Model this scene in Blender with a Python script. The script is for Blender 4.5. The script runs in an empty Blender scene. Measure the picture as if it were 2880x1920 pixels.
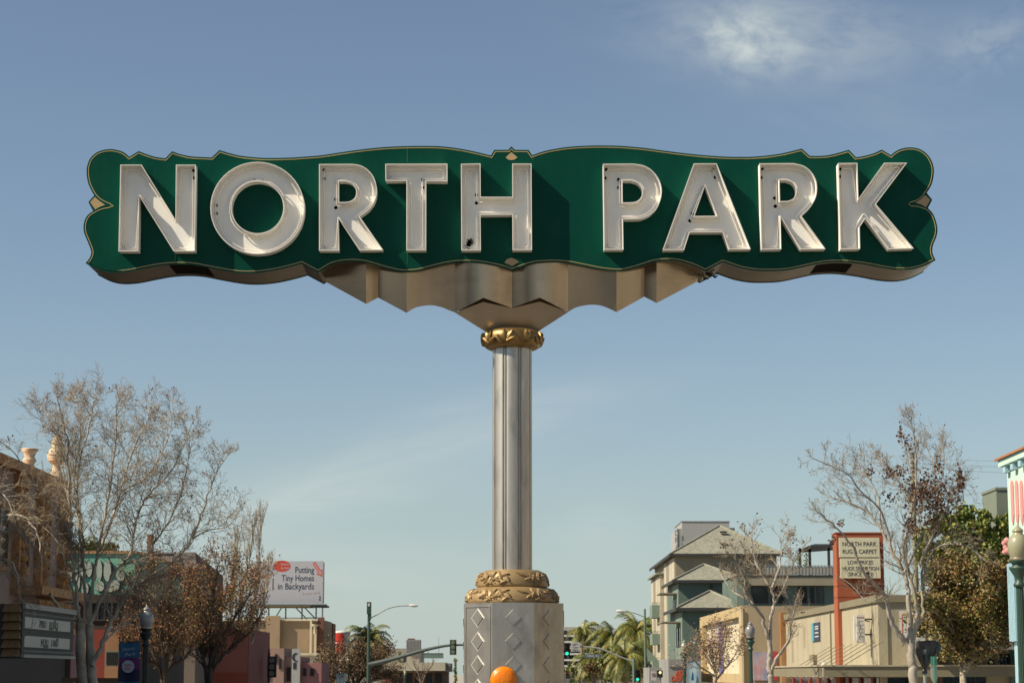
import bpy, math, random
from math import sin, cos, tan, radians, pi, sqrt, atan2, exp
from mathutils import Vector, Matrix, geometry

random.seed(7)
S = bpy.context.scene
col = S.collection

# ---------------------------------------------------------------- camera, sky, sun, exposure
EYE = 3.0                      # height of the camera above the street
FPX = 6000.0                   # focal length in pixels of the 2880 px wide picture (75 mm on a 36 mm sensor)
PITCH = radians(8.84)
CP, SP = cos(PITCH), sin(PITCH)

cam_data = bpy.data.cameras.new('camera')
cam_data.lens = 75.0
cam_data.sensor_width = 36.0
cam_data.clip_start = 0.1
cam_data.clip_end = 6000
cam_data.dof.use_dof = True
cam_data.dof.focus_distance = 20.6
cam_data.dof.aperture_fstop = 9.0
cam = bpy.data.objects.new('camera', cam_data)
cam.location = (0, 0, EYE)
cam.rotation_euler = (radians(90) + PITCH, 0, 0)
col.objects.link(cam)
S.camera = cam

S.view_settings.view_transform = 'Standard'
S.view_settings.look = 'None'
S.view_settings.gamma = 1.0
S.view_settings.use_curve_mapping = False
S.view_settings.exposure = 0.48
S.render.resolution_x = 1024
S.render.resolution_y = 682

SUN_TRAVEL = Vector((0.350, 0.120, -0.335)).normalized()     # the way the light goes
SUN_EL = math.asin(-SUN_TRAVEL.z)
SUN_ROT = atan2(-SUN_TRAVEL.x, -SUN_TRAVEL.y)

sun_data = bpy.data.lights.new('sun', 'SUN')
sun_data.energy = 5.0
sun_data.angle = radians(0.53)
sun_data.color = (1.0, 0.88, 0.68)
sun = bpy.data.objects.new('sun', sun_data)
sun.rotation_euler = SUN_TRAVEL.to_track_quat('-Z', 'Y').to_euler()
sun.location = (-30, -10, 40)
col.objects.link(sun)

world = bpy.data.worlds.new("World")
S.world = world
world.use_nodes = True


def build_sky():
    nt = world.node_tree
    nt.nodes.clear()
    N, L = nt.nodes.new, nt.links.new
    out = N('ShaderNodeOutputWorld')
    bg = N('ShaderNodeBackground')
    bg.inputs['Strength'].default_value = 0.0625
    L(bg.outputs[0], out.inputs['Surface'])
    sky = N('ShaderNodeTexSky')
    sky.sky_type = 'NISHITA'
    sky.sun_disc = False
    sky.sun_elevation = SUN_EL
    sky.sun_rotation = SUN_ROT
    sky.altitude = 100
    sky.air_density = 1.0
    sky.dust_density = 0.35
    sky.ozone_density = 1.3
    hsv = N('ShaderNodeHueSaturation')
    hsv.inputs['Saturation'].default_value = 0.88
    tint = N('ShaderNodeMix')
    tint.data_type = 'RGBA'
    tint.blend_type = 'MULTIPLY'
    tint.inputs['Factor'].default_value = 1.0
    tint.inputs[7].default_value = (0.98, 1.045, 1.08, 1)
    L(sky.outputs[0], tint.inputs[6])
    L(tint.outputs[2], hsv.inputs['Color'])
    geo = N('ShaderNodeTexCoord')

    def math_(op, a, b=None, c=None, clamp=False):
        m = N('ShaderNodeMath')
        m.operation = op
        m.use_clamp = clamp
        for i, v in enumerate((a, b, c)):
            if v is None:
                continue
            if isinstance(v, (int, float)):
                m.inputs[i].default_value = v
            else:
                L(v, m.inputs[i])
        return m.outputs[0]
    d = geo.outputs['Generated']
    sep = N('ShaderNodeSeparateXYZ')
    L(d, sep.inputs[0])
    X, Y, Z = sep.outputs
    # bearing and slope of the view direction on a far sphere
    u = math_('DIVIDE', X, math_('MAXIMUM', Y, 0.05))
    w = math_('DIVIDE', Z, math_('MAXIMUM', Y, 0.05))
    cloud = None
    # (bearing, slope, half width, half height, tilt, strength): a torn puff high on the right, thin veils lower down
    specs = [(0.112, 0.303, 0.026, 0.016, -0.25, 0.62, 8, 3.5),
             (0.130, 0.308, 0.066, 0.024, -0.10, 0.42, 8, 3.2),
             (0.232, 0.302, 0.028, 0.014, 0.35, 0.26, 9, 3.5),
             (0.185, 0.262, 0.090, 0.022, -0.2, 0.10, 6, 2.0),
             (-0.062, 0.097, 0.090, 0.014, 0.28, 0.50, 6, 1.6),
             (-0.10, 0.078, 0.075, 0.010, 0.10, 0.32, 6, 1.8),
             (0.008, 0.128, 0.050, 0.008, 0.12, 0.22, 6, 1.8),
             (-0.09, 0.050, 0.075, 0.015, -0.10, 0.40, 6, 1.6),
             (0.040, 0.066, 0.022, 0.012, 0.0, 0.30, 8, 2.0),
             (0.05, 0.02, 0.35, 0.035, 0.0, 0.20, 3, 0.8)]
    for k, (cx, cy, hw, hh, tilt, amt, sc, contrast) in enumerate(specs):
        ct, st = cos(tilt), sin(tilt)
        du = math_('SUBTRACT', u, cx)
        dw = math_('SUBTRACT', w, cy)
        a = math_('ADD', math_('MULTIPLY', du, ct / hw), math_('MULTIPLY', dw, st / hw))
        b = math_('ADD', math_('MULTIPLY', du, -st / hh), math_('MULTIPLY', dw, ct / hh))
        r2 = math_('ADD', math_('MULTIPLY', a, a), math_('MULTIPLY', b, b))
        fall = math_('POWER', 2.718, math_('MULTIPLY', r2, -1.1))
        comb = N('ShaderNodeCombineXYZ')
        L(math_('MULTIPLY', a, 1.1), comb.inputs[0])
        L(math_('MULTIPLY', b, 0.9), comb.inputs[1])
        comb.inputs[2].default_value = 3.7 * k
        noi = N('ShaderNodeTexNoise')
        noi.inputs['Scale'].default_value = 1.5
        noi.inputs['Detail'].default_value = sc
        noi.inputs['Roughness'].default_value = 0.56
        noi.inputs['Distortion'].default_value = 0.5
        L(comb.outputs[0], noi.inputs['Vector'])
        t = math_('ADD', math_('MULTIPLY', math_('SUBTRACT', noi.outputs[0], 0.5), contrast), 0.6, None, True)
        c = math_('MULTIPLY', math_('MULTIPLY', t, fall), amt)
        cloud = c if cloud is None else math_('ADD', cloud, c)
    cloud = math_('MINIMUM', cloud, 0.85)
    front = math_('GREATER_THAN', Y, 0.05)
    cloud = math_('MULTIPLY', cloud, front)
    # pale air towards the horizon, the same all the way round
    low = math_('DIVIDE', math_('MAXIMUM', Z, 0.0), 0.10)
    low = math_('MULTIPLY', math_('POWER', 2.718, math_('MULTIPLY', math_('MULTIPLY', low, low), -1.0)), 0.62)
    hz = N('ShaderNodeMix')
    hz.data_type = 'RGBA'
    L(low, hz.inputs['Factor'])
    L(hsv.outputs[0], hz.inputs[6])
    hz.inputs[7].default_value = (5.05, 6.3, 6.35, 1)
    mix = N('ShaderNodeMix')
    mix.data_type = 'RGBA'
    L(cloud, mix.inputs['Factor'])
    L(hz.outputs[2], mix.inputs[6])
    mix.inputs[7].default_value = (7.2, 7.9, 7.6, 1)
    L(mix.outputs[2], bg.inputs['Color'])


build_sky()


# ---------------------------------------------------------------- from a pixel of the photograph to a point of the place
def P(px, py, Y):
    """the point seen at (px, py) on the plane at distance Y"""
    up = (960 - py) / FPX
    k = Y / (CP - up * SP)
    return Vector(((px - 1440) / FPX * k, Y, EYE + k * (SP + up * CP)))


def GX(px, Y):
    return (px - 1440) * Y * CP / FPX


def GY(px, X):
    return X * FPX / CP / (px - 1440)


def GZ(py, Y):
    return P(1440, py, Y).z


# ---------------------------------------------------------------- materials
MATS = {}


def mat(name, c1, c2=None, rough=0.7, metal=0.0, scale=4.0, streak=(1, 1, 1), bump=0.0, bscale=None, coat=0.0,
        spec=0.5, island=None, island_f=0.8, detail=6, emit=None, contrast=1.0, trans=0.0, aniso=0.0, dirt=None, sss=0.0):
    if name in MATS:
        return MATS[name]
    m = bpy.data.materials.new(name)
    m.use_nodes = True
    nt = m.node_tree
    N, L = nt.nodes.new, nt.links.new
    b = nt.nodes['Principled BSDF']
    b.inputs['Roughness'].default_value = rough
    b.inputs['Metallic'].default_value = metal
    b.inputs['Specular IOR Level'].default_value = spec
    b.inputs['Coat Weight'].default_value = coat
    b.inputs['Coat Roughness'].default_value = 0.12
    b.inputs['Transmission Weight'].default_value = trans
    if aniso:
        b.inputs['Anisotropic'].default_value = aniso
    if sss:
        b.inputs['Subsurface Weight'].default_value = sss
        b.inputs['Subsurface Radius'].default_value = (0.05, 0.03, 0.02)
    c2 = c2 or tuple(x * 0.82 for x in c1)
    tc = N('ShaderNodeTexCoord')
    mp = N('ShaderNodeMapping')
    mp.inputs['Scale'].default_value = streak
    L(tc.outputs['Object'], mp.inputs['Vector'])
    noi = N('ShaderNodeTexNoise')
    noi.inputs['Scale'].default_value = scale
    noi.inputs['Detail'].default_value = detail
    noi.inputs['Roughness'].default_value = 0.6
    L(mp.outputs[0], noi.inputs['Vector'])
    ramp = N('ShaderNodeValToRGB')
    w = 0.22 / contrast
    ramp.color_ramp.elements[0].position = 0.5 - w
    ramp.color_ramp.elements[1].position = 0.5 + w
    ramp.color_ramp.elements[0].color = (*c1, 1)
    ramp.color_ramp.elements[1].color = (*c2, 1)
    L(noi.outputs[0], ramp.inputs[0])
    csock = ramp.outputs[0]
    if island:
        gi = N('ShaderNodeNewGeometry')
        r2 = N('ShaderNodeValToRGB')
        els = r2.color_ramp.elements
        while len(els) < len(island):
            els.new(0.5)
        for i, c in enumerate(island):
            els[i].position = i / max(1, len(island) - 1)
            els[i].color = (*c, 1)
        L(gi.outputs['Random Per Island'], r2.inputs[0])
        mx = N('ShaderNodeMix')
        mx.data_type = 'RGBA'
        mx.inputs['Factor'].default_value = island_f
        L(csock, mx.inputs[6])
        L(r2.outputs[0], mx.inputs[7])
        csock = mx.outputs[2]
    if dirt:
        dc, amount, dsc, dstr = dirt
        mp2 = N('ShaderNodeMapping')
        mp2.inputs['Scale'].default_value = dstr
        L(tc.outputs['Object'], mp2.inputs['Vector'])
        n2 = N('ShaderNodeTexNoise')
        n2.inputs['Scale'].default_value = dsc
        n2.inputs['Detail'].default_value = 8
        n2.inputs['Roughness'].default_value = 0.65
        L(mp2.outputs[0], n2.inputs['Vector'])
        rr = N('ShaderNodeValToRGB')
        rr.color_ramp.elements[0].position = 0.50
        rr.color_ramp.elements[1].position = 0.72
        rr.color_ramp.elements[1].color = (amount, amount, amount, 1)
        L(n2.outputs[0], rr.inputs[0])
        mx = N('ShaderNodeMix')
        mx.data_type = 'RGBA'
        L(rr.outputs[0], mx.inputs['Factor'])
        L(csock, mx.inputs[6])
        mx.inputs[7].default_value = (*dc, 1)
        csock = mx.outputs[2]
    L(csock, b.inputs['Base Color'])
    if metal > 0.3:
        rr = N('ShaderNodeMapRange')
        rr.inputs['To Min'].default_value = rough * 0.8
        rr.inputs['To Max'].default_value = min(1, rough * 1.3)
        L(noi.outputs[0], rr.inputs[0])
        L(rr.outputs[0], b.inputs['Roughness'])
    if bump:
        n3 = N('ShaderNodeTexNoise')
        n3.inputs['Scale'].default_value = bscale or scale * 6
        n3.inputs['Detail'].default_value = 4
        L(mp.outputs[0] if metal > 0.3 else tc.outputs['Object'], n3.inputs['Vector'])
        bp = N('ShaderNodeBump')
        bp.inputs['Strength'].default_value = bump
        bp.inputs['Distance'].default_value = 0.03
        L(n3.outputs[0], bp.inputs['Height'])
        L(bp.outputs[0], b.inputs['Normal'])
    if emit:
        b.inputs['Emission Color'].default_value = (*emit[0], 1)
        b.inputs['Emission Strength'].default_value = emit[1]
    MATS[name] = m
    return m


# ---------------------------------------------------------------- things and parts
ORIGIN = {}


def tag(o, label=None, cat=None, group=None, kind=None):
    if label:
        o['label'] = label
    if cat:
        o['category'] = cat
    if group:
        o['group'] = group
    if kind:
        o['kind'] = kind
    return o


def thing(name, label, cat, loc, group=None):
    o = bpy.data.objects.new(name, None)
    o.empty_display_size = 0.3
    o.location = loc
    col.objects.link(o)
    ORIGIN[o.name] = Vector(loc)
    return tag(o, label, cat, group)


class MB:
    """collects faces in world coordinates; build() links them as one mesh object"""

    def __init__(self):
        self.v, self.f, self.sm, self.mi = [], [], [], []

    def add(self, verts, faces, smooth=False, mi=0):
        n = len(self.v)
        self.v.extend([tuple(p) for p in verts])
        for f in faces:
            self.f.append([n + i for i in f])
            self.sm.append(smooth)
            self.mi.append(mi)
        return self

    def box(self, x0, x1, y0, y1, z0, z1, mi=0):
        vs = [(x, y, z) for x in (x0, x1) for y in (y0, y1) for z in (z0, z1)]
        return self.add(vs, [(0, 1, 3, 2), (4, 6, 7, 5), (0, 4, 5, 1), (2, 3, 7, 6), (0, 2, 6, 4), (1, 5, 7, 3)], mi=mi)

    def obox(self, c, ax, ay, az):
        """box at centre c with half-axis vectors"""
        c, ax, ay, az = Vector(c), Vector(ax), Vector(ay), Vector(az)
        vs = [c + ax * i + ay * j + az * k for i in (-1, 1) for j in (-1, 1) for k in (-1, 1)]
        return self.add(vs, [(0, 1, 3, 2), (4, 6, 7, 5), (0, 4, 5, 1), (2, 3, 7, 6), (0, 2, 6, 4), (1, 5, 7, 3)])

    def quad(self, a, b, c, d, mi=0):
        return self.add([a, b, c, d], [(0, 1, 2, 3)], mi=mi)

    def prism(self, loops, fn, w0, w1, cap0=True, cap1=True, smooth=False):
        """loops: 2-D loops (the first outer, the rest holes); fn(u, v, w) gives the 3-D point"""
        a0 = [[Vector((p[0], p[1], 0)) for p in lp] for lp in loops]
        tris = geometry.tessellate_polygon(a0)
        flat = [p for lp in loops for p in lp]
        n = len(flat)
        vs, fs = [], []
        if cap0:
            self.add([fn(p[0], p[1], w0) for p in flat], [tuple(t) for t in tris])
        if cap1:
            self.add([fn(p[0], p[1], w1) for p in flat], [tuple(reversed(t)) for t in tris])
        for lp in loops:
            m = len(lp)
            vs = [fn(p[0], p[1], w0) for p in lp] + [fn(p[0], p[1], w1) for p in lp]
            self.add(vs, [(i, (i + 1) % m, m + (i + 1) % m, m + i) for i in range(m)], smooth)
        return self

    def tube(self, pts, r, sides=6, closed=False, smooth=True, cap=True):
        pts = [Vector(p) for p in pts]
        m = len(pts)
        rr = r if isinstance(r, (list, tuple)) else [r] * m
        vs = []
        prev = None
        for i, p in enumerate(pts):
            if closed:
                t = (pts[(i + 1) % m] - pts[i - 1])
            else:
                t = pts[min(i + 1, m - 1)] - pts[max(i - 1, 0)]
            if t.length < 1e-9:
                t = Vector((0, 0, 1))
            t.normalize()
            if prev is None:
                a = Vector((0, 1, 0)) if abs(t.y) < 0.9 else Vector((1, 0, 0))
            else:
                a = prev
            a = (a - t * a.dot(t))
            if a.length < 1e-6:
                a = t.orthogonal()
            a.normalize()
            prev = a
            b = t.cross(a)
            for k in range(sides):
                g = 2 * pi * k / sides
                vs.append(p + (a * cos(g) + b * sin(g)) * rr[i])
        fs = []
        for i in range(m if closed else m - 1):
            j = (i + 1) % m
            for k in range(sides):
                k2 = (k + 1) % sides
                fs.append((i * sides + k, i * sides + k2, j * sides + k2, j * sides + k))
        self.add(vs, fs, smooth)
        if cap and not closed:
            self.add(vs[:sides], [tuple(range(sides))[::-1]])
            self.add(vs[-sides:], [tuple(range(sides))])
        return self

    def lathe(self, prof, c, seg=24, smooth=True, squash=1.0):
        """prof: list of (radius, z)"""
        vs = []
        for (r, z) in prof:
            for k in range(seg):
                g = 2 * pi * k / seg
                vs.append((c[0] + r * cos(g), c[1] + r * sin(g) * squash, c[2] + z))
        fs = []
        for i in range(len(prof) - 1):
            for k in range(seg):
                k2 = (k + 1) % seg
                fs.append((i * seg + k, i * seg + k2, (i + 1) * seg + k2, (i + 1) * seg + k))
        self.add(vs, fs, smooth)
        self.add(vs[:seg], [tuple(range(seg))[::-1]])
        self.add(vs[-seg:], [tuple(range(seg))])
        return self

    def text(self, body, origin, ux, uz, size, extrude=0.01, offset=0.0, width=None, align='CENTER', shear=0.0, spacing=1.0):
        """lettering: ux, uz unit vectors along and up; size is the cap height in metres"""
        cu = bpy.data.curves.new('t', 'FONT')
        cu.body = body
        cu.size = 1.0
        cu.extrude = 0
        cu.offset = offset
        cu.shear = shear
        cu.space_character = spacing
        cu.resolution_u = 3
        cu.align_x = 'LEFT'
        ob = bpy.data.objects.new('t', cu)
        col.objects.link(ob)
        me = bpy.data.meshes.new_from_object(ob)
        bpy.data.objects.remove(ob)
        vs = [v.co.copy() for v in me.vertices]
        if not vs:
            return self
        x0 = min(v.x for v in vs)
        x1 = max(v.x for v in vs)
        s = size / 0.70
        sx = s if width is None else width / max(1e-6, (x1 - x0))
        off = {'CENTER': -(x0 + x1) / 2, 'LEFT': -x0, 'RIGHT': -x1}[align]
        ux, uz = Vector(ux), Vector(uz)
        nn = ux.cross(uz).normalized()          # towards the reader
        o = Vector(origin)
        fs = [tuple(p.vertices) for p in me.polygons]
        front = [o + ux * ((v.x + off) * sx) + uz * (v.y * s) + nn * extrude for v in vs]
        self.add(front, fs)
        back = [p - nn * extrude for p in front]
        cnt = {}
        for f in fs:
            for i in range(len(f)):
                e = (f[i], f[(i + 1) % len(f)])
                cnt[e] = cnt.get(e, 0) + 1
        sides = [(a, b, b + len(vs), a + len(vs)) for (a, b) in cnt if (b, a) not in cnt]
        if sides:
            self.add(front + back, sides)
        bpy.data.meshes.remove(me)
        bpy.data.curves.remove(cu)
        return self

    def build(self, name, m, parent=None, label=None, kind=None, loc=None):
        org = ORIGIN[parent.name] if parent is not None else Vector(loc or (0, 0, 0))
        me = bpy.data.meshes.new(name)
        me.from_pydata([(p[0] - org.x, p[1] - org.y, p[2] - org.z) for p in self.v], [], self.f)
        ms = m if isinstance(m, (list, tuple)) else [m]
        for q in ms:
            me.materials.append(q)
        me.polygons.foreach_set('use_smooth', self.sm)
        if len(ms) > 1:
            me.polygons.foreach_set('material_index', self.mi)
        me.update()
        o = bpy.data.objects.new(name, me)
        col.objects.link(o)
        if parent is not None:
            o.parent = parent
        else:
            o.location = org
        ORIGIN[o.name] = org
        if label:
            o['label'] = label
        if kind:
            o['kind'] = kind
        return o


def copy_thing(src, delta, label=None):
    """a copy of a thing with copies of its parts and their parts"""
    r = src.copy()
    col.objects.link(r)
    r.location = Vector(src.location) + Vector(delta)
    ORIGIN[r.name] = Vector(r.location)
    if label:
        r['label'] = label
    for ch in list(src.children):
        c = ch.copy()
        col.objects.link(c)
        c.parent = r
        for g in list(ch.children):
            d = g.copy()
            col.objects.link(d)
            d.parent = c
    return r


def catmull(pts, n=6):
    out = []
    m = len(pts)
    for i in range(m - 1):
        p0 = pts[max(i - 1, 0)]
        p1, p2 = pts[i], pts[i + 1]
        p3 = pts[min(i + 2, m - 1)]
        if i == 0:
            p0 = (2 * p1[0] - p2[0], 2 * p1[1] - p2[1])
        if i == m - 2:
            p3 = (2 * p2[0] - p1[0], 2 * p2[1] - p1[1])
        for k in range(n):
            t = k / n
            out.append(tuple(0.5 * (2 * p1[j] + (p2[j] - p0[j]) * t + (2 * p0[j] - 5 * p1[j] + 4 * p2[j] - p3[j]) * t * t
                                    + (3 * p1[j] - p0[j] - 3 * p2[j] + p3[j]) * t ** 3) for j in (0, 1)))
    out.append(tuple(pts[-1]))
    return out


def area(lp):
    return 0.5 * sum(lp[i - 1][0] * lp[i][1] - lp[i][0] * lp[i - 1][1] for i in range(len(lp)))


def inset(lp, d, closed=True, limit=3.0):
    """move a loop by d towards its left side (inwards for a counter-clockwise loop)"""
    n = len(lp)
    out = []
    for i in range(n):
        a = lp[i - 1] if (closed or i > 0) else None
        c = lp[(i + 1) % n] if (closed or i < n - 1) else None
        b = lp[i]
        ns = []
        for (p, q) in ((a, b), (b, c)):
            if p is None or q is None:
                continue
            dx, dy = q[0] - p[0], q[1] - p[1]
            L = sqrt(dx * dx + dy * dy)
            if L < 1e-9:
                continue
            ns.append((-dy / L, dx / L))
        if len(ns) == 1:
            nx, ny = ns[0]
            out.append((b[0] + nx * d, b[1] + ny * d))
            continue
        if not ns:
            out.append(b)
            continue
        mx, my = ns[0][0] + ns[1][0], ns[0][1] + ns[1][1]
        L2 = mx * mx + my * my
        if L2 < 1e-6:
            out.append((b[0] + ns[0][0] * d, b[1] + ns[0][1] * d))
            continue
        k = min(2 / L2, limit)
        out.append((b[0] + mx * k * d, b[1] + my * k * d))
    return out


def rounded(lp, r, n=4):
    out = []
    m = len(lp)
    for i in range(m):
        a, b, c = Vector(lp[i - 1]), Vector(lp[i]), Vector(lp[(i + 1) % m])
        d1, d2 = a - b, c - b
        ang = d1.angle(d2) if d1.length > 1e-6 and d2.length > 1e-6 else pi
        if ang > 2.7:
            out.append(tuple(b))
            continue
        q = min(r, d1.length * 0.45, d2.length * 0.45)
        s, e = b + d1.normalized() * q, b + d2.normalized() * q
        for k in range(n + 1):
            t = k / n
            p = s * (1 - t) ** 2 + b * 2 * t * (1 - t) + e * t * t
            out.append((p.x, p.y))
    return out
# ================================================================ ground
asphalt = mat('asphalt', (0.115, 0.105, 0.090), (0.155, 0.140, 0.118), rough=0.9, scale=0.8, bump=0.15)
concrete = mat('pavement_concrete', (0.37, 0.34, 0.29), (0.30, 0.275, 0.24), rough=0.9, scale=1.5)
g = MB()
g.quad((-3000, -400, -0.6), (3000, -400, -0.6), (3000, 5500, -0.6), (-3000, 5500, -0.6))
g.build('ground', concrete, kind='structure')
g = MB()
g.box(-9.5, 9.5, -120, 900, -0.58, 0.0)
g.build('road', asphalt, kind='structure')
for x0, x1 in ((-16, -9.5), (9.5, 16)):
    g = MB()
    g.box(x0, x1, -120, 900, -0.58, 0.13)
    g.build('pavement', concrete, kind='structure')

# ================================================================ the big neon sign on its post
DS = 20.0            # distance of the sign's front panel
TS = 0.62            # its thickness
LD = 0.125           # depth of the channel letters
POST_X, POST_Y = 0.003, 20.31

green = mat('green_paint', (0.0035, 0.058, 0.037), (0.003, 0.048, 0.031), rough=0.24, scale=1.2, spec=0.07, bump=0.035, bscale=1.6,
            streak=(1, 1, 0.35), dirt=((0.03, 0.12, 0.07), 0.15, 2.0, (2.0, 1, 0.8)))
gold_line = mat('gold_paint', (0.50, 0.40, 0.18), (0.44, 0.34, 0.15), rough=0.45, scale=8)
tan_paint = mat('tan_paint', (0.42, 0.30, 0.15), (0.38, 0.27, 0.13), rough=0.5, scale=8)
bronze = mat('aged_metal_painted_reflections', (0.60, 0.51, 0.40), (0.33, 0.275, 0.21), rough=0.27, metal=0.95, scale=0.9,
             streak=(1, 1, 0.5), contrast=0.9, dirt=((0.16, 0.13, 0.09), 0.35, 2.0, (0.8, 1, 2.0)))  # broad light and dark patches colour in a gradient of reflections
cab_metal = mat('dull_bronze_sheet', (0.20, 0.14, 0.075), (0.11, 0.08, 0.042), rough=0.38, metal=0.85, scale=1.2, contrast=0.8,
                dirt=((0.06, 0.045, 0.03), 0.6, 2.0, (1, 1, 1)))
steel = mat('brushed_metal', (0.62, 0.585, 0.52), (0.44, 0.415, 0.365), rough=0.44, metal=0.88, scale=3.0,
            streak=(6, 6, 0.5), contrast=0.9, bump=0.02, dirt=((0.22, 0.21, 0.19), 0.5, 4.0, (2, 2, 0.6)))
steel_box = mat('scuffed_metal', (0.58, 0.55, 0.49), (0.34, 0.325, 0.29), rough=0.40, metal=0.85, scale=3.0,
                streak=(1.5, 1.5, 0.6), contrast=0.8, bump=0.02, dirt=((0.16, 0.15, 0.13), 0.6, 2.6, (1.4, 1.4, 0.8)))
dark_hole = mat('dark_opening', (0.010, 0.007, 0.005), rough=0.9, spec=0.03)
white_en = mat('white_enamel', (0.87, 0.85, 0.80), (0.82, 0.80, 0.75), rough=0.7, scale=3, coat=0.0, spec=0.2,
               dirt=((0.66, 0.62, 0.55), 0.12, 2.0, (2, 1, 0.6)))
rim_white = mat('white_trim', (0.84, 0.80, 0.72), (0.78, 0.74, 0.66), rough=0.4, scale=6)
neon = mat('neon_glass', (0.80, 0.74, 0.66), (0.76, 0.70, 0.62), rough=0.12, coat=1.0, scale=6)
gold = mat('gold_leaf_metal', (0.37, 0.235, 0.09), (0.23, 0.145, 0.055), rough=0.40, metal=0.72, scale=6,
           dirt=((0.12, 0.07, 0.02), 0.5, 6.0, (1, 1, 1)))
gold2 = mat('gold_painted_metal', (0.35, 0.24, 0.115), (0.26, 0.18, 0.085), rough=0.5, metal=0.3, scale=6)

Z1 = lambda x, y: (200 + x / 3.36, 380 + y / 3.36)
Z2 = lambda x, y: (840 + x / 3.36, 380 + y / 3.36)
Z3 = lambda x, y: (1480 + x / 3.36, 380 + y / 3.36)
Z4 = lambda x, y: (2040 + x / 3.36, 380 + y / 3.36)


def seg(Z, *pts):
    return [Z(*p) for p in pts]


TOP_SEGS = [
    seg(Z1, (218, 570), (190, 520), (160, 450), (147, 370), (150, 300), (175, 230), (220, 180), (280, 148), (370, 133), (450, 145), (505, 168), (550, 205)),
    seg(Z1, (550, 205), (638, 152)),
    seg(Z1, (638, 152), (720, 183), (800, 207), (890, 220)),
    seg(Z1, (890, 220), (955, 153)),
    seg(Z1, (955, 153), (1030, 180), (1150, 203), (1328, 212)),
    seg(Z1, (1328, 212), (1402, 142)),
    seg(Z1, (1402, 142), (1500, 172), (1600, 195), (1750, 212), (1900, 217), (2100, 212)) +
    seg(Z2, (0, 208), (200, 193), (400, 163), (600, 135), (800, 115), (1000, 105), (1200, 103), (1350, 107), (1500, 125), (1650, 153), (1816, 193)),
    seg(Z2, (1816, 193), (1848, 140)),
    seg(Z2, (1848, 140), (1980, 140)),
    seg(Z2, (1980, 140), (2010, 107)),
    seg(Z2, (2010, 107), (2045, 140)),
    seg(Z2, (2045, 140), (2172, 140)),
    seg(Z2, (2172, 140), (2207, 190)),
    seg(Z3, (57, 190), (150, 158), (250, 135), (400, 112), (600, 100), (750, 99), (900, 103), (1100, 120), (1300, 147), (1500, 172), (1700, 192), (1900, 205)) +
    seg(Z4, (150, 206), (250, 205), (400, 193), (550, 170), (722, 128)),
    seg(Z4, (722, 128), (800, 197)),
    seg(Z4, (800, 197), (900, 197), (1000, 185), (1168, 140)),
    seg(Z4, (1168, 140), (1235, 210)),
    seg(Z4, (1235, 210), (1300, 200), (1400, 173), (1478, 138)),
    seg(Z4, (1478, 138), (1565, 190)),
    seg(Z4, (1565, 190), (1600, 160), (1660, 130), (1740, 117), (1820, 127), (1890, 165), (1940, 225), (1968, 300), (1970, 370), (1955, 450), (1930, 505), (1903, 545)),
]
RIGHT_DIAMOND = [seg(Z4, (1903, 545), (1955, 612)), seg(Z4, (1955, 612), (1915, 690))]
RIGHT_CUSP = [seg(Z4, (1903, 545), (1870, 595), (1810, 635), (1745, 653)), seg(Z4, (1745, 653), (1810, 655), (1870, 672), (1915, 690))]
BOT_SEGS = [
    seg(Z4, (1915, 690), (1960, 740), (1990, 810), (2005, 890), (1995, 960), (1970, 1020), (1957, 1070), (1960, 1120), (1987, 1182)),
    seg(Z4, (1987, 1182), (1870, 1240), (1750, 1270), (1620, 1272), (1500, 1257), (1350, 1228), (1200, 1207), (1100, 1200), (1000, 1202), (900, 1212), (800, 1233), (600, 1275), (450, 1285), (300, 1283), (150, 1258), (0, 1208)) +
    seg(Z3, (1852, 1203))[0:1],
    seg(Z3, (1852, 1203), (1692, 1287)),
    seg(Z3, (1692, 1287), (1600, 1242), (1500, 1208), (1400, 1187), (1300, 1186), (1200, 1199), (1100, 1232), (950, 1275), (850, 1284), (700, 1268), (550, 1238), (400, 1210), (250, 1200), (100, 1208), (0, 1231)) +
    seg(Z2, (2020, 1278)),
    seg(Z2, (2020, 1278), (1900, 1243), (1750, 1213), (1600, 1200), (1450, 1208), (1300, 1238), (1150, 1278), (1050, 1290), (950, 1288), (800, 1253), (650, 1208), (530, 1193), (400, 1200), (300, 1228), (185, 1298)),
    seg(Z2, (185, 1298), (28, 1215)),
    seg(Z1, (2178, 1215), (2050, 1250), (1900, 1283), (1750, 1301), (1600, 1301), (1450, 1281), (1300, 1253), (1150, 1226), (1000, 1220), (850, 1231), (700, 1258), (560, 1286), (450, 1298), (350, 1295), (250, 1268), (135, 1210)),
    seg(Z1, (135, 1210), (175, 1160), (190, 1110), (178, 1060), (145, 980), (122, 920), (117, 860), (130, 800), (160, 752), (208, 718)),
]
LEFT_DIAMOND = [seg(Z1, (208, 718), (163, 633)), seg(Z1, (163, 633), (218, 570))]
LEFT_CUSP = [seg(Z1, (208, 718), (250, 695), (300, 678), (366, 666)), seg(Z1, (366, 666), (300, 638), (255, 607), (218, 570))]


def join(segs):
    out = []
    for s in segs:
        out += catmull(s, 5)[:-1] if len(s) > 2 else [s[0]]
    res = []
    for p in out:
        if not res or (abs(p[0] - res[-1][0]) + abs(p[1] - res[-1][1])) > 0.3:
            res.append(p)
    return res


def plane2d(lp, Y):
    o = []
    for p in lp:
        q = P(p[0], p[1], Y)
        o.append((q.x, q.z))
    return o


def ccw(lp):
    return lp if area(lp) > 0 else lp[::-1]


outline = ccw(plane2d(join(TOP_SEGS + RIGHT_DIAMOND + BOT_SEGS + LEFT_DIAMOND), DS))
cusp_line = ccw(plane2d(join(TOP_SEGS + RIGHT_CUSP + BOT_SEGS + LEFT_CUSP), DS))

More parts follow.
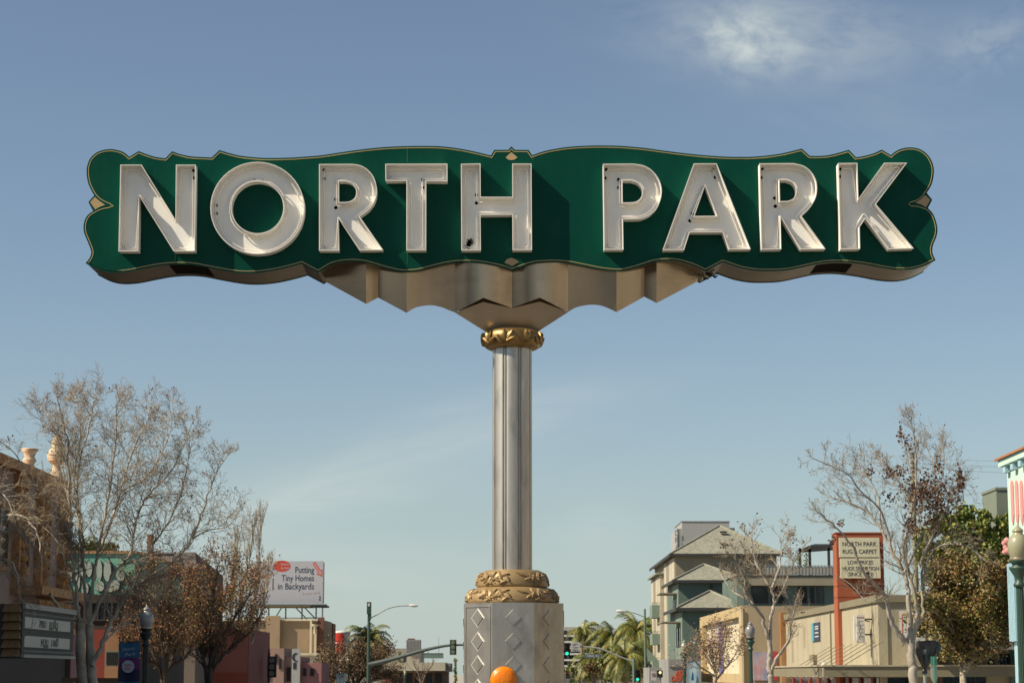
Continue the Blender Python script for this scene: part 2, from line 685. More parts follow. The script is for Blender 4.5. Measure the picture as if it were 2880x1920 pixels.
sign = thing('neon_sign', 'large green NORTH PARK neon sign with white letters on a tall metal post', 'sign', (0, POST_Y, 0))
fxz = lambda u, v, w: (u, w, v)
sb = MB()
sb.prism([inset(outline, 0.006)], fxz, DS + 0.012, DS + TS - 0.012)
sb.build('sign_cabinet', cab_metal, sign)
MB().prism([outline], fxz, DS, DS + 0.014).build('green_panel', green, sign)
MB().prism([outline], fxz, DS + TS - 0.014, DS + TS).build('green_panel', green, sign)
px1 = 20.0 / FPX
go = inset(cusp_line, 4.7 * px1)
gi_ = inset(cusp_line, 6.5 * px1)
MB().prism([go, gi_], fxz, DS - 0.003, DS + 0.001).build('gold_pinstripe', gold_line, sign)
for lp in (seg(Z1, (225, 585), (270, 625), (322, 660), (275, 676), (228, 703), (180, 635)),
           seg(Z4, (1890, 567), (1937, 612), (1897, 683), (1850, 655), (1798, 640), (1850, 605))):
    MB().prism([ccw(plane2d(lp, DS))], fxz, DS - 0.003, DS + 0.001).build('tan_diamond', tan_paint, sign)
for lp in (seg(Z2, (2010, 162), (2068, 212), (2040, 232), (2010, 238), (1980, 232), (1955, 212)),
           seg(Z2, (1945, 1205), (1965, 1175), (2010, 1160), (2055, 1175), (2080, 1200), (2018, 1237))):
    MB().prism([ccw(plane2d(lp, DS))], fxz, DS - 0.003, DS + 0.001).build('tan_fan', tan_paint, sign)
# hairline joints between the painted sheets
seam = mat('seam', (0.06, 0.15, 0.09), rough=0.6)
for (px, y0, y1) in ((1145.6, 413, 456), (1499, 437, 452), (1145.6, 712, 742), (493, 712, 740)):
    a, b = P(px, y0, DS), P(px, y1, DS)
    MB().box(a.x - 0.0018, a.x + 0.0018, DS - 0.0015, DS + 0.002, b.z, a.z).build('sheet_joint', seam, sign)

# dark vents in the underside of the cabinet
def under_strip(pa, pb, t0, t1, name):
    """a strip that follows the lower edge between two picture columns"""
    xa, xb = P(pa, 760, DS).x, P(pb, 760, DS).x
    n = 12
    pts = []
    m = len(outline)
    for k in range(n + 1):
        x = xa + (xb - xa) * k / n
        zs = []
        for i in range(m):
            p, q = outline[i - 1], outline[i]
            if (p[0] - x) * (q[0] - x) <= 0 and abs(p[0] - q[0]) > 1e-9:
                zs.append(p[1] + (q[1] - p[1]) * (x - p[0]) / (q[0] - p[0]))
        pts.append((x, min(zs)))
    b = MB()
    for k in range(n):
        (x0, z0), (x1, z1) = pts[k], pts[k + 1]
        b.add([(x0, DS + t0, z0 + 0.001), (x1, DS + t0, z1 + 0.001), (x1, DS + t1, z1 + 0.001), (x0, DS + t1, z0 + 0.001),
               (x0, DS + t0, z0 + 0.02), (x1, DS + t0, z1 + 0.02), (x1, DS + t1, z1 + 0.02), (x0, DS + t1, z0 + 0.02)],
              [(0, 1, 2, 3), (4, 7, 6, 5), (0, 4, 5, 1), (3, 2, 6, 7), (0, 3, 7, 4), (1, 5, 6, 2)])
    b.build(name, dark_hole, sign)


under_strip(473, 583, 0.06, 0.50, 'underside_hatch')
under_strip(2300, 2402, 0.10, 0.52, 'underside_hatch')
q = P(1998, 772, DS + 0.3)
bl = MB()
for k in range(16):
    a = Vector((q.x + random.uniform(-.07, .07), DS + random.uniform(.12, .45), q.z + random.uniform(-0.03, 0.03)))
    b2 = a + Vector((random.uniform(-.08, .08), random.uniform(-.1, .1), random.uniform(-.05, .02)))
    bl.tube([a, (a + b2) / 2 + Vector((0, 0, -.01)), b2], 0.006, 4)
bl.build('twig_nest', mat('nest', (0.02, 0.016, 0.012), rough=0.9), sign)

# ---- letters: open channels with a floor, side walls, a rim and glass tubes
def arc_pts(cx, cy, rx, ry, n=48):
    return [(cx + rx * cos(2 * pi * k / n), cy + ry * sin(2 * pi * k / n)) for k in range(n)]


def sm(*groups):
    """groups of corner points; a group marked ('c', ...) is smoothed"""
    out = []
    for gq in groups:
        if gq[0] == 'c':
            out += catmull(list(gq[1:]), 4)
        else:
            out += list(gq)
    return out


LET = [
    ('N', Z1, [[(465, 280), (665, 280), (985, 800), (990, 280), (1177, 280), (1170, 1097), (968, 1097), (643, 575), (635, 1097), (447, 1097)]],
     [(1155, 335), (1157, 402)]),
    ('O', Z1, [arc_pts(1760, 689, 445, 436), arc_pts(1760, 683, 245, 244, 40)], [(1370, 663), (1370, 740), (1733, 428), (1808, 433)]),
    ('R', Z2, [sm([(192, 274)], ('c', (500, 272), (580, 285), (650, 325), (705, 390), (735, 480), (735, 570), (705, 650), (650, 715), (575, 768)),
                  [(800, 1087), (575, 1087), (375, 785), (382, 1091), (192, 1091)]),
               sm([(378, 437)], ('c', (440, 437), (490, 450), (530, 490), (543, 540), (530, 590), (490, 622), (440, 632)), [(378, 632)])],
     [(240, 330), (240, 410), (350, 605), (350, 685)]),
    ('T', Z2, [[(818, 272), (1405, 270), (1405, 438), (1205, 435), (1203, 1087), (1017, 1087), (1018, 432), (820, 432)]], [(1172, 422), (1172, 495)]),
    ('H', Z2, [[(1533, 272), (1718, 268), (1720, 583), (2018, 583), (2018, 270), (2200, 270), (2205, 1085), (2020, 1085), (2018, 752), (1718, 755), (1722, 1087), (1537, 1087)]],
     [(1680, 565), (1680, 640)]),
    ('P', Z3, [sm([(725, 272)], ('c', (1010, 270), (1110, 287), (1190, 335), (1250, 410), (1280, 500), (1275, 590), (1240, 680), (1170, 750), (1090, 787), (1010, 795)),
                  [(915, 795), (920, 1083), (735, 1083)]),
               sm([(910, 430)], ('c', (990, 430), (1050, 450), (1088, 497), (1095, 545), (1078, 595), (1035, 628), (970, 636)), [(912, 636)])],
     [(757, 325), (757, 405), (873, 420), (873, 495)]),
    ('A', Z3, [[(1583, 268), (1800, 268), (2122, 1079), (1915, 1080), (1855, 918), (1545, 918), (1492, 1085), (1288, 1085)],
               [(1690, 478), (1800, 762), (1590, 764)]], [(1762, 325), (1788, 398), (1570, 740), (1547, 808)]),
    ('R', Z4, [sm([(322, 268)], ('c', (640, 265), (740, 290), (810, 345), (855, 420), (868, 500), (855, 590), (800, 685), (718, 762)),
                  [(948, 1076), (712, 1080), (522, 770), (530, 1078), (340, 1082)]),
               sm([(513, 425)], ('c', (580, 425), (635, 450), (665, 500), (666, 550), (640, 600), (590, 622)), [(518, 624)])],
     [(355, 322), (350, 400), (467, 595), (473, 672)]),
    ('K', Z4, [[(1065, 265), (1248, 263), (1258, 600), (1500, 262), (1717, 262), (1423, 652), (1782, 1071), (1545, 1078), (1322, 790), (1270, 868), (1275, 1075), (1087, 1080)]],
     [(1088, 322), (1087, 390)]),
]
scf = (DS - LD) / FPX
for n_, (ch, Z, loops, holes) in enumerate(LET):
    L2 = []
    for i, lp in enumerate(loops):
        q = ccw(plane2d([Z(*p) for p in lp], DS - LD))
        L2.append(q if i == 0 else q[::-1])
    wall = 0.0075
    inner = [inset(q, wall) for q in L2]
    lb = MB()
    lb.prism([inset(q, 0.0015) for q in L2] + [q for q in inner], fxz, DS - LD + 0.006, DS, cap0=False, cap1=False)
    lb.prism(inner, fxz, DS - 0.022, DS - 0.018, cap0=True, cap1=False)
    lt = lb.build('letter', white_en, sign, label='white channel letter ' + ch)
    MB().prism([L2[0], inner[0]], fxz, DS - LD, DS - LD + 0.012).build('rim', rim_white, lt)
    if len(L2) > 1:
        MB().prism([L2[1][::-1], inner[1][::-1]], fxz, DS - LD, DS - LD + 0.012).build('rim', rim_white, lt)
    for i, q in enumerate(L2):
        d = 0.040 if i == 0 else 0.029
        t = inset(q, d, limit=1.6)
        t = rounded(t, 0.030)
        tb = MB()
        dep = DS - 0.062
        pts = [(p[0], dep, p[1]) for p in t]
        # each run is a bent glass tube, its two ends turn back into the box
        k0 = int(len(pts) * 0.02) + 1
        run = [Vector(p) for p in pts[k0:]] + [Vector(pts[0])]
        run = [run[0] + Vector((0, 0.04, 0))] + run + [run[-1] + Vector((0, 0.04, 0))]
        tb.tube(run, 0.0062, 8)
        tb.build('neon_tube', neon, lt)
        # glass tube stand-offs
        sp = MB()
        acc = 0
        for a, b in zip(pts[:-1], pts[1:]):
            acc += (Vector(b) - Vector(a)).length
            if acc > 0.42:
                acc = 0
                c = (Vector(a) + Vector(b)) / 2
                sp.tube([c + Vector((0, -0.004, 0)), (c.x, DS - 0.02, c.z)], 0.0028, 4)
                sp.box(c.x - 0.008, c.x + 0.008, c.y - 0.002, c.y + 0.003, c.z - 0.0018, c.z + 0.0018)
        if sp.v:
            sp.build('tube_clips', mat('clip', (0.25, 0.22, 0.18), rough=0.5), lt, kind='stuff')
    for (hx, hy) in holes:
        c = P(*Z(hx, hy), DS - 0.03)
        m_ = MB()
        m_.prism([arc_pts(c.x, c.z, 0.0165, 0.0165, 14)], fxz, DS - 0.0245, DS - 0.021, cap1=False)
        m_.build('electrode_hole', dark_hole, lt)
    if n_ == 4:
        # dark splatter at the foot of the H
        m_ = MB()
        rs = random.Random(3)
        for k in range(120):
            t = rs.gauss(0, 0.42)
            x = 1618 + t * 52 + rs.gauss(0, 11)
            y = 1020 - t * 42 + rs.gauss(0, 15)
            if not (1552 < x < 1690 and 940 < y < 1070):
                continue
            c = P(*Z2(x, y), DS - 0.03)
            r = abs(rs.gauss(0, 0.0028)) + 0.001 + 0.003 * exp(-((x - 1612) / 22) ** 2)
            m_.prism([[(c.x + r * rs.uniform(.6, 1.5) * cos(a + .3), c.z + r * rs.uniform(.6, 1.5) * sin(a)) for a in (0, 1, 2, 3, 4, 5)]], fxz, DS - 0.0245 - 0.0005 * rs.random(), DS - 0.021, cap1=False)
        m_.build('dark_splatter', dark_hole, lt, kind='stuff')

# ---- folded metal bracket under the cabinet
Z5 = lambda x, y: (840 + x / 1.96, 700 + y / 1.96)
front = [  # (x, y of the lower edge, y of the upper edge, depth of the front skin behind the panel)
    (152, 183, 100, 0.34), (372, 303, 85, 0.20), (438, 268, 85, 0.27), (595, 352, 110, 0.14)]
curveL = catmull([(595, 352), (640, 325), (690, 313), (740, 311), (790, 322), (830, 338), (862, 350)], 3)[1:]
curveR = catmull([(1485, 347), (1530, 322), (1600, 308), (1660, 311), (1710, 328), (1752, 348)], 3)
colsF = list(front)
for (x, y) in curveL:
    colsF.append((x, y, 90, 0.14 - (x - 595) / 267 * 0.0 + 0.05 * sin((x - 595) / 267 * pi / 2)))
def chevron(x):
    pts_ = ((862, 350), (1018, 269), (1175, 325), (1330, 268), (1485, 347))
    for (xa_, ya_), (xb_, yb2_) in zip(pts_[:-1], pts_[1:]):
        if xa_ <= x <= xb_:
            return ya_ + (yb2_ - ya_) * (x - xa_) / (xb_ - xa_)


for x in [874 + 12 * k for k in range(26)] + [1175] + [1187 + 12 * k for k in range(25)]:
    t_ = (x - 862) / 313.0
    colsF.append((x, chevron(x), 90, 0.19 - 0.125 * abs(sin(pi * t_)) ** 1.1))
for (x, y) in curveR:
    colsF.append((x, y, 90, 0.19 - (x - 1485) / 267 * 0.05))
colsF += [(1905, 263, 85, 0.27), (1973, 298, 85, 0.20), (2200, 178, 100, 0.34)]
bb = MB()
tops, bots, topb, botb = [], [], [], []
yb = DS + 0.48
for (x, y, yt, d) in colsF:
    Yf = DS + d
    a = P(*Z5(x, y), Yf)
    zt = 0.0
    # the skin rises into the cabinet
    tops.append((a.x, Yf, P(*Z5(x, yt), Yf).z + 0.12))
    bots.append(tuple(a))
    topb.append((a.x, max(yb, Yf + .02), tops[-1][2]))
    botb.append((a.x, max(yb, Yf + .02), a.z))
n = len(colsF)
# upper edge just inside the cabinet
def cabinet_low(x):
    zs = []
    for i in range(len(outline)):
        p, q = outline[i - 1], outline[i]
        if (p[0] - x) * (q[0] - x) <= 0 and abs(p[0] - q[0]) > 1e-9:
            zs.append(p[1] + (q[1] - p[1]) * (x - p[0]) / (q[0] - p[0]))
    return min(zs)


for i in range(n):
    z = cabinet_low(tops[i][0]) + 0.03
    tops[i] = (tops[i][0], tops[i][1], z)
    topb[i] = (topb[i][0], topb[i][1], z)
breaks = [0] + [k for k in range(1, n - 1) if any(abs(colsF[k][0] - v) < 0.5 for v in (372, 438, 595, 862, 1175, 1485, 1752, 1905, 1973))] + [n - 1]
for ba, be in zip(breaks[:-1], breaks[1:]):
    line = []
    for i in range(ba, be):
        m_ = max(1, int(abs(tops[i + 1][0] - tops[i][0]) / 0.04))
        for k in range(m_):
            line.append(Vector(bots[i]).lerp(Vector(bots[i + 1]), k / m_))
    line.append(Vector(bots[be]))
    rows_ = [[], [], [], []]
    for q_ in line:
        zt_ = cabinet_low(q_.x) + 0.02
        yt_ = max(DS + 0.03, q_.y - 0.20 * (zt_ - q_.z))
        ybk = max(yb, q_.y + 0.02)
        rows_[0].append((q_.x, yt_, zt_))
        rows_[1].append(tuple(q_))
        rows_[2].append((q_.x, ybk, q_.z + 0.21 * (ybk - q_.y)))
        rows_[3].append((q_.x, ybk, zt_))
    L_ = len(line)
    for r_ in range(3):
        bb.add(rows_[r_] + rows_[r_ + 1], [(k + L_, k + L_ + 1, k + 1, k) for k in range(L_ - 1)], smooth=True)
bracket = bb.build('bracket', bronze, sign)
# dark gap under the upper skin and the wedge that sits on the collar
wd = MB()
WD = DS + 0.195
A, A2, C_ = P(*Z5(861, 350), WD), P(*Z5(1487, 347), WD), P(*Z5(1175, 326), WD)
BL, BR, BC = P(*Z5(1040, 462), WD + .085), P(*Z5(1308, 462), WD + .085), P(*Z5(1175, 463), WD + .085)
P1, P2 = P(*Z5(1018, 292), WD - .040), P(*Z5(1330, 290), WD - .040)
mir = lambda p: Vector((p.x * 0.93, 2 * POST_Y - p.y, p.z + 0.21 * (2 * POST_Y - 2 * p.y)))
for f in ((A, BL, C_), (A, C_, P1), (BL, BC, C_), (C_, BC, BR), (C_, BR, A2), (C_, A2, P2)):
    wd.add(f, [tuple(range(len(f)))])
    wd.add([mir(p) for p in f], [tuple(range(len(f)))[::-1]])
wd.quad(A, P1, mir(P1), mir(A))
wd.quad(P2, A2, mir(A2), mir(P2))
wd.add([BL, BC, BR, mir(BR), mir(BC), mir(BL)], [(0, 1, 2, 3, 4, 5)])
wd.add([P1, C_, P2, mir(P2), mir(C_), mir(P1)], [(0, 1, 2, 3, 4, 5)])
wd.build('wedge', bronze, sign)
inner = MB()
ci_ = cabinet_low(0.0) + 0.02
inner.prism([ccw([(A.x * .93, A.z + .004), (P1.x, P1.z - .03), (C_.x, C_.z - .03), (P2.x, P2.z - .03), (A2.x * .93, A2.z + .004), (A2.x * .93, ci_), (A.x * .93, ci_)])], fxz, WD + .07, POST_Y + .1)
inner.build('added_shade_block', cab_metal, sign)  # added block in darker metal, keeps the gap as dark as its shade

# ---- post: a core with eight staves
zt = GZ(957, POST_Y) + 0.02
zb = GZ(1620, POST_Y)
R = 0.189
core = MB()
core.lathe([(R - 0.016, zb), (R - 0.016, zt)], (POST_X, POST_Y, 0), 48)
for k in range(8):
    a = radians(22.5 + 45 * k)
    core.obox((POST_X + (R - 0.011) * cos(a), POST_Y + (R - 0.011) * sin(a), (zt + zb) / 2), (0.008 * cos(a), 0.008 * sin(a), 0),
              (-0.0045 * sin(a), 0.0045 * cos(a), 0), (0, 0, (zt - zb) / 2 - .001))
core.build('post', steel, sign)
for k in range(8):
    a0 = radians(45 * k)
    h = radians(17.6)
    lp = [(POST_X + (R - 0.018) * cos(a0 - h), POST_Y + (R - 0.018) * sin(a0 - h))]
    for j in range(9):
        a = a0 - h + 2 * h * j / 8
        r = R * (1 - 0.010 * abs(j - 4) / 4 - (0.012 if j in (0, 8) else 0))
        lp.append((POST_X + r * cos(a), POST_Y + r * sin(a)))
    lp.append((POST_X + (R - 0.018) * cos(a0 + h), POST_Y + (R - 0.018) * sin(a0 + h)))
    MB().prism([ccw(lp)], lambda u, v, w: (u, v, w), zb, zt, smooth=True).build('stave', steel, sign)


def ring(name, prof, material):
    return MB().lathe(prof, (POST_X, POST_Y, 0), 64).build(name, material, sign)


def leaf(parent, rfun, th, z0, ang, L, W, material, lift=0.014):
    """a laurel leaf lying on a ring; rfun(z) gives the ring's radius; ang is the leaf's lean"""
    b = MB()
    n = 6
    rows = []
    for i in range(n + 1):
        t = i / n
        w = W * (sin(pi * min(1, t ** 0.8)) ** 0.75) + 0.0015
        rows.append([(t, s * w) for s in (-1, 0, 1)])
    for layer in (1, 0):
        vs = []
        for r_ in rows:
            for j, (t, s) in enumerate(r_):
                a_ = t * L * sin(ang) + s * cos(ang)
                zz = z0 + t * L * cos(ang) - s * sin(ang)
                rr = rfun(zz)
                hgt = (lift * (0.75 + 0.9 * t) + (0.010 if j == 1 else 0.0)) if layer else -0.006
                x = th + a_ / rr
                vs.append((POST_X + (rr + hgt) * sin(x), POST_Y - (rr + hgt) * cos(x), zz))
        if layer:
            keep = vs
        else:
            fs = []
            for i in range(n):
                for j in range(2):
                    fs.append((i * 3 + j, i * 3 + j + 1, i * 3 + j + 4, i * 3 + j + 3))
            b.add(keep, fs)
            m_ = len(keep)
            al = keep + vs
            rim = [i * 3 for i in range(n + 1)] + [i * 3 + 2 for i in range(n, -1, -1)]
            b.add(al, [(rim[i], rim[(i + 1) % len(rim)], m_ + rim[(i + 1) % len(rim)], m_ + rim[i]) for i in range(len(rim))])
    return b.build('leaf', material, parent)


rr_ = random.Random(11)
# upper collar
zc = GZ(957, POST_Y)
HR = 0.092


def r_top(z):
    t = max(-1, min(1, (z - zc) / HR))
    return 0.205 + 0.075 * sqrt(max(0.0, 1 - abs(t) ** 2.6))


prof = [(0.19, zc - HR)] + [(r_top(zc + HR * t), zc + HR * t) for t in [sin(pi / 2 * (k / 8 - 1)) for k in range(17)]] + [(0.17, zc + HR)]
rg = ring('laurel_collar', prof, gold)
for k in range(9):
    th = 2 * pi * k / 9 - 0.22
    for (an, L, W, dz) in ((-0.12, 0.125, 0.021, -0.055), (0.45, 0.125, 0.022, -0.05), (-0.85, 0.11, 0.020, -0.055), (1.15, 0.10, 0.019, -0.05)):
        leaf(rg, r_top, th + rr_.uniform(-.04, .04), zc + dz, an + rr_.uniform(-.12, .12), L, W, gold)
# two collars at the foot


def collar(pa, pb, rmax, rtop, count, seed):
    z1, z0 = GZ(pa, POST_Y - rmax), GZ(pb, POST_Y - rmax)
    H = z1 - z0

    def rf(z):
        t = max(0, min(1, (z - z0) / H))
        return rtop + (rmax - rtop) * (1 - t ** 2.3) ** 0.62
    prof = [(rmax - 0.02, z0 - 0.004)] + [(rf(z0 + H * k / 12) - (0.010 if k == 0 else 0), z0 + H * k / 12) for k in range(13)]
    rg = ring('laurel_collar', prof, gold2)
    rs = random.Random(seed)
    for k in range(count):
        s = 1 if (k % 2) else -1
        th0 = 2 * pi * k / count + rs.uniform(-.04, .04)
        tilt = rs.uniform(0.15, 0.30)
        span = 0.19
        stem = []
        for j in range(7):
            t = j / 6
            zz = z0 + H * (0.22 + 0.42 * t)
            r_ = rf(zz) + 0.004
            x = th0 + s * t * span / rmax
            stem.append((POST_X + r_ * sin(x), POST_Y - r_ * cos(x), zz))
        MB().tube(stem, [0.0045] * 3 + [0.003] * 4, 5).build('stem', gold2, rg)
        for (t, lean, L, W) in ((0.10, 0.45, 0.075, 0.012), (0.28, 2.1, 0.070, 0.012), (0.50, 0.55, 0.080, 0.0125), (0.70, 1.95, 0.070, 0.0125), (1.0, 1.25, 0.085, 0.013)):
            zz = z0 + H * (0.22 + 0.42 * t)
            leaf(rg, rf, th0 + s * t * span / rmax, zz, s * (lean + rs.uniform(-.15, .15)), L, W, gold2, lift=0.006)
    return rg


collar(1599, 1648, 0.338, 0.25, 13, 4)
collar(1647, 1693, 0.440, 0.335, 17, 5)

# octagonal housing
BX, BY, W8 = GX(1445.5, POST_Y), POST_Y, 0.4665
ztop = GZ(1693, POST_Y - W8)
oct_ = [(BX + W8 / cos(pi / 8) * cos(radians(22.5 + 45 * k - 0.9)), BY + W8 / cos(pi / 8) * sin(radians(22.5 + 45 * k - 0.9))) for k in range(8)]
house = MB().prism([oct_], lambda u, v, w: (u, v, w), 0.55, ztop).build('octagonal_housing', steel_box, sign)
ft = MB()
ft.prism([[(BX + (x - BX) * 1.25, BY + (y - BY) * 1.25) for (x, y) in oct_]], lambda u, v, w: (u, v, w), -0.2, 0.55)
ft.build('footing', concrete, sign)
for k in range(8):
    a = radians(45 * k - 0.9)
    nx, ny = cos(a), sin(a)
    for j, py in enumerate((1735.5, 1802, 1868.5, 1935)):
        z = GZ(py, POST_Y - W8)
        c = Vector((BX + nx * W8, BY + ny * W8, z))
        ux = Vector((-ny, nx, 0))
        h = 0.077
        pr = 0.011 if k in (4, 5) else 0.007
        if k == 5:
            H_ = 0.094
            MB().add([c + ux * H_, c + Vector((0, 0, H_)), c - ux * H_, c - Vector((0, 0, H_))] + [c + Vector((nx, ny, 0)) * 0.0025 + v * 0.97 for v in (ux * H_, Vector((0, 0, H_)), -ux * H_, Vector((0, 0, -H_)))],
                     [(4, 5, 6, 7), (0, 1, 5, 4), (1, 2, 6, 5), (2, 3, 7, 6), (3, 0, 4, 7)]).build('weld_halo', mat('ground_bright_metal', (0.74, 0.72, 0.68), (0.60, 0.58, 0.54), rough=0.45, metal=0.6, scale=9), house)
        MB().add([c + ux * h * 1, c + Vector((0, 0, h)), c - ux * h, c - Vector((0, 0, h))] +
                 [c + Vector((nx, ny, 0)) * pr + v * 0.95 for v in (ux * h, Vector((0, 0, h)), -ux * h, Vector((0, 0, -h)))],
                 [(4, 5, 6, 7), (0, 1, 5, 4), (1, 2, 6, 5), (2, 3, 7, 6), (3, 0, 4, 7)]).build('diamond_stud', steel_box, house)
# raised frame on the left-hand door face
a = radians(225 - 0.9)
nn_, uu_ = Vector((cos(a), sin(a), 0)), Vector((-sin(a), cos(a), 0))
cc = Vector((BX, BY, 0)) + nn_ * W8
fr = MB()
zz1, zz0 = ztop - 0.035, 0.7
for s in (-1, 1):
    fr.obox(cc + uu_ * s * 0.165 + Vector((0, 0, (zz0 + zz1) / 2)), uu_ * 0.006, nn_ * 0.006, (0, 0, (zz1 - zz0) / 2))
fr.obox(cc + Vector((0, 0, zz1)), uu_ * 0.171, nn_ * 0.0055, (0, 0, 0.006))
fr.build('door_frame', steel_box, house)
# amber flashing lamp
amber = mat('amber_plastic', (0.90, 0.24, 0.0), (0.82, 0.19, 0.0), rough=0.35, coat=0.15, scale=20, sss=0.0, bump=0.15, bscale=45)
c = P(1416.5, 1911, POST_Y - W8 - 0.06)
m_ = MB()
prof = [(0.122, 0.0), (0.122, 0.012), (0.113, 0.016), (0.108, 0.02)] + [(0.108 * cos(t * pi / 16), 0.02 + 0.036 * sin(t * pi / 16)) for t in range(1, 8)] + [(0.004, 0.056)]
vs = MB().lathe(prof, (0, 0, 0), 32)
m_.add([(c.x + p[0], c.y - p[2], c.z + p[1]) for p in vs.v], vs.f, True)
m_.build('amber_lens', amber, sign)
vs = MB().lathe([(0.10, -0.06), (0.124, -0.04), (0.124, 0.001)], (0, 0, 0), 24)
MB().add([(c.x + p[0], c.y - p[2], c.z + p[1]) for p in vs.v], vs.f, True).build('lamp_housing', mat('lamp_yellow', (0.45, 0.30, 0.05), rough=0.5), sign)
# ================================================================ trees
def rot_about(v, axis, a):
    return Matrix.Rotation(a, 3, axis) @ v


def limb_points(pts, Y, dy, n=5):
    """a limb drawn through picture columns/rows, swinging dy metres away from the distance Y along its length"""
    c = catmull(pts, n) if len(pts) > 2 else [tuple(pts[0]), tuple(((pts[0][0] + pts[1][0]) / 2, (pts[0][1] + pts[1][1]) / 2)), tuple(pts[1])]
    m = len(c) - 1
    return [P(p[0], p[1], Y + dy * (i / m) ** 1.3) for i, p in enumerate(c)]


class Tree:
    def __init__(self, Y, seed, twig=0.0045, up=0.25, wig=0.16):
        self.Y, self.r = Y, random.Random(seed)
        self.wood, self.twigs = MB(), MB()
        self.tips = []
        self.twig, self.up, self.wig = twig, up, wig
        self.taper = 0.5
        self.gap = None

    def limb(self, pts, r0, r1, dy=0.0, sides=8):
        q = limb_points(pts, self.Y, dy)
        for i in range(1, len(q) - 1):
            jj = min(r0 * .25, 0.02)
            q[i] = q[i] + Vector((self.r.gauss(0, jj), self.r.gauss(0, jj), 0))
        m = len(q) - 1
        rs = [r0 + (r1 - r0) * (i / m) ** 0.8 for i in range(m + 1)]
        self.wood.tube(q, rs, sides, cap=False)
        return q, rs

    def grow(self, path, rs, level, length, count, spec, start=0.2):
        """side shoots along a path; spec[level] = (count, length factor, spread angle)"""
        R_ = self.r
        m = len(path) - 1
        for k in range(count):
            t = start + (1 - start) * (k + R_.random()) / count
            i = min(m - 1, int(t * m))
            f = t * m - i
            p = path[i].lerp(path[i + 1], f)
            r = (rs[i] * (1 - f) + rs[i + 1] * f)
            d = (path[i + 1] - path[i]).normalized()
            side = d.orthogonal().normalized()
            side = rot_about(side, d, R_.uniform(0, 2 * pi))
            sp = spec[level][2] * R_.uniform(0.7, 1.25)
            nd = (d * cos(sp) + side * sin(sp))
            nd.z += self.up * R_.random()
            nd.normalize()
            L = length * R_.uniform(0.55, 1.2) * ((1.15 - 0.45 * t) if level else (1.25 - self.taper * t))
            self.shoot(p, nd, L, max(self.twig, r * 0.5), level, spec)

    def shoot(self, p, d, L, r, level, spec):
        if self.gap and self.gap[0].x < p.x < self.gap[1].x and self.gap[1].z < p.z < self.gap[0].z and self.r.random() < 0.8:
            return
        R_ = self.r
        n = 4 if level < len(spec) - 1 else 3
        pts, rs = [p], [r]
        last = level >= len(spec) - 1
        for i in range(n):
            d = d + Vector((R_.gauss(0, self.wig), R_.gauss(0, self.wig), R_.gauss(0, self.wig) + self.up * 0.35))
            d.normalize()
            pts.append(pts[-1] + d * (L / n))
            rs.append(max(self.twig * 0.75, r * (1 - (i + 1) / (n + 0.6))))
        (self.wood if level == 0 else self.twigs).tube(pts, rs, 5 if level == 0 else 3, cap=False)
        if not last:
            self.grow(pts, rs, level + 1, L * spec[level + 1][1], spec[level + 1][0], spec, 0.15)
        self.tips.append((pts[-1], d))
        if last:
            self.tips.append((pts[-2], d))


def leaf_cards(b, pts, rnd, size, n, spread, droop=0.3, thick=False):
    """n leaves round each point: folded four-sided blades"""
    for p in pts:
        for _ in range(n):
            c = p + Vector((rnd.gauss(0, spread), rnd.gauss(0, spread), rnd.gauss(0, spread) - droop * spread))
            a = Vector((rnd.gauss(0, 1), rnd.gauss(0, 1), rnd.gauss(0, 1) - 0.5)).normalized()
            s = a.orthogonal().normalized()
            s = rot_about(s, a, rnd.uniform(0, 6.28))
            nrm = a.cross(s)
            l_, w_ = size * rnd.uniform(.7, 1.3), size * rnd.uniform(.3, .5)
            b.add([c - a * l_ * .5, c + s * w_ + nrm * w_ * .35, c + a * l_ * .5, c - s * w_ + nrm * w_ * .35],
                  [(0, 1, 2), (0, 2, 3)])


bark_pale = mat('pale_bark', (0.46, 0.41, 0.32), (0.24, 0.20, 0.15), rough=0.85, scale=3.0, contrast=1.6, bump=0.3, streak=(1, 1, 0.6))
bark_twig = mat('twig_bark', (0.38, 0.31, 0.22), (0.19, 0.145, 0.10), rough=0.85, scale=1.5, contrast=1.3)
bark_dark = mat('dark_bark', (0.085, 0.062, 0.045), (0.05, 0.037, 0.028), rough=0.9, scale=4, bump=0.3)
bark_brown = mat('brown_twigs', (0.22, 0.155, 0.11), (0.11, 0.076, 0.055), rough=0.9, scale=2)
bark_white = mat('grey_white_bark', (0.40, 0.36, 0.30), (0.25, 0.22, 0.18), rough=0.85, scale=3, contrast=1.5, bump=0.3)
seed_mat = mat('seed_balls', (0.055, 0.032, 0.022), (0.03, 0.02, 0.014), rough=0.9, scale=5)
leaf_autumn = mat('autumn_leaves', (0.13, 0.11, 0.035), (0.23, 0.08, 0.035), rough=0.7, scale=0.8, contrast=2.0, island_f=0.5,
                  island=((0.061, 0.049, 0.016), (0.151, 0.101, 0.028), (0.263, 0.173, 0.041), (0.324, 0.092, 0.028), (0.405, 0.061, 0.024), (0.203, 0.173, 0.041), (0.344, 0.263, 0.061)))
leaf_red = mat('brown_leaves', (0.11, 0.045, 0.022), rough=0.75,
               island=((0.035, 0.020, 0.012), (0.085, 0.042, 0.022), (0.14, 0.062, 0.030), (0.12, 0.07, 0.03)))
leaf_pear = mat('pear_leaves', (0.13, 0.17, 0.04), (0.20, 0.13, 0.036), rough=0.5, scale=0.9, contrast=1.6, island_f=0.35,
                island=((0.045, 0.072, 0.016), (0.088, 0.112, 0.022), (0.160, 0.176, 0.032), (0.240, 0.144, 0.032), (0.320, 0.096, 0.029), (0.320, 0.040, 0.019), (0.096, 0.048, 0.019)))
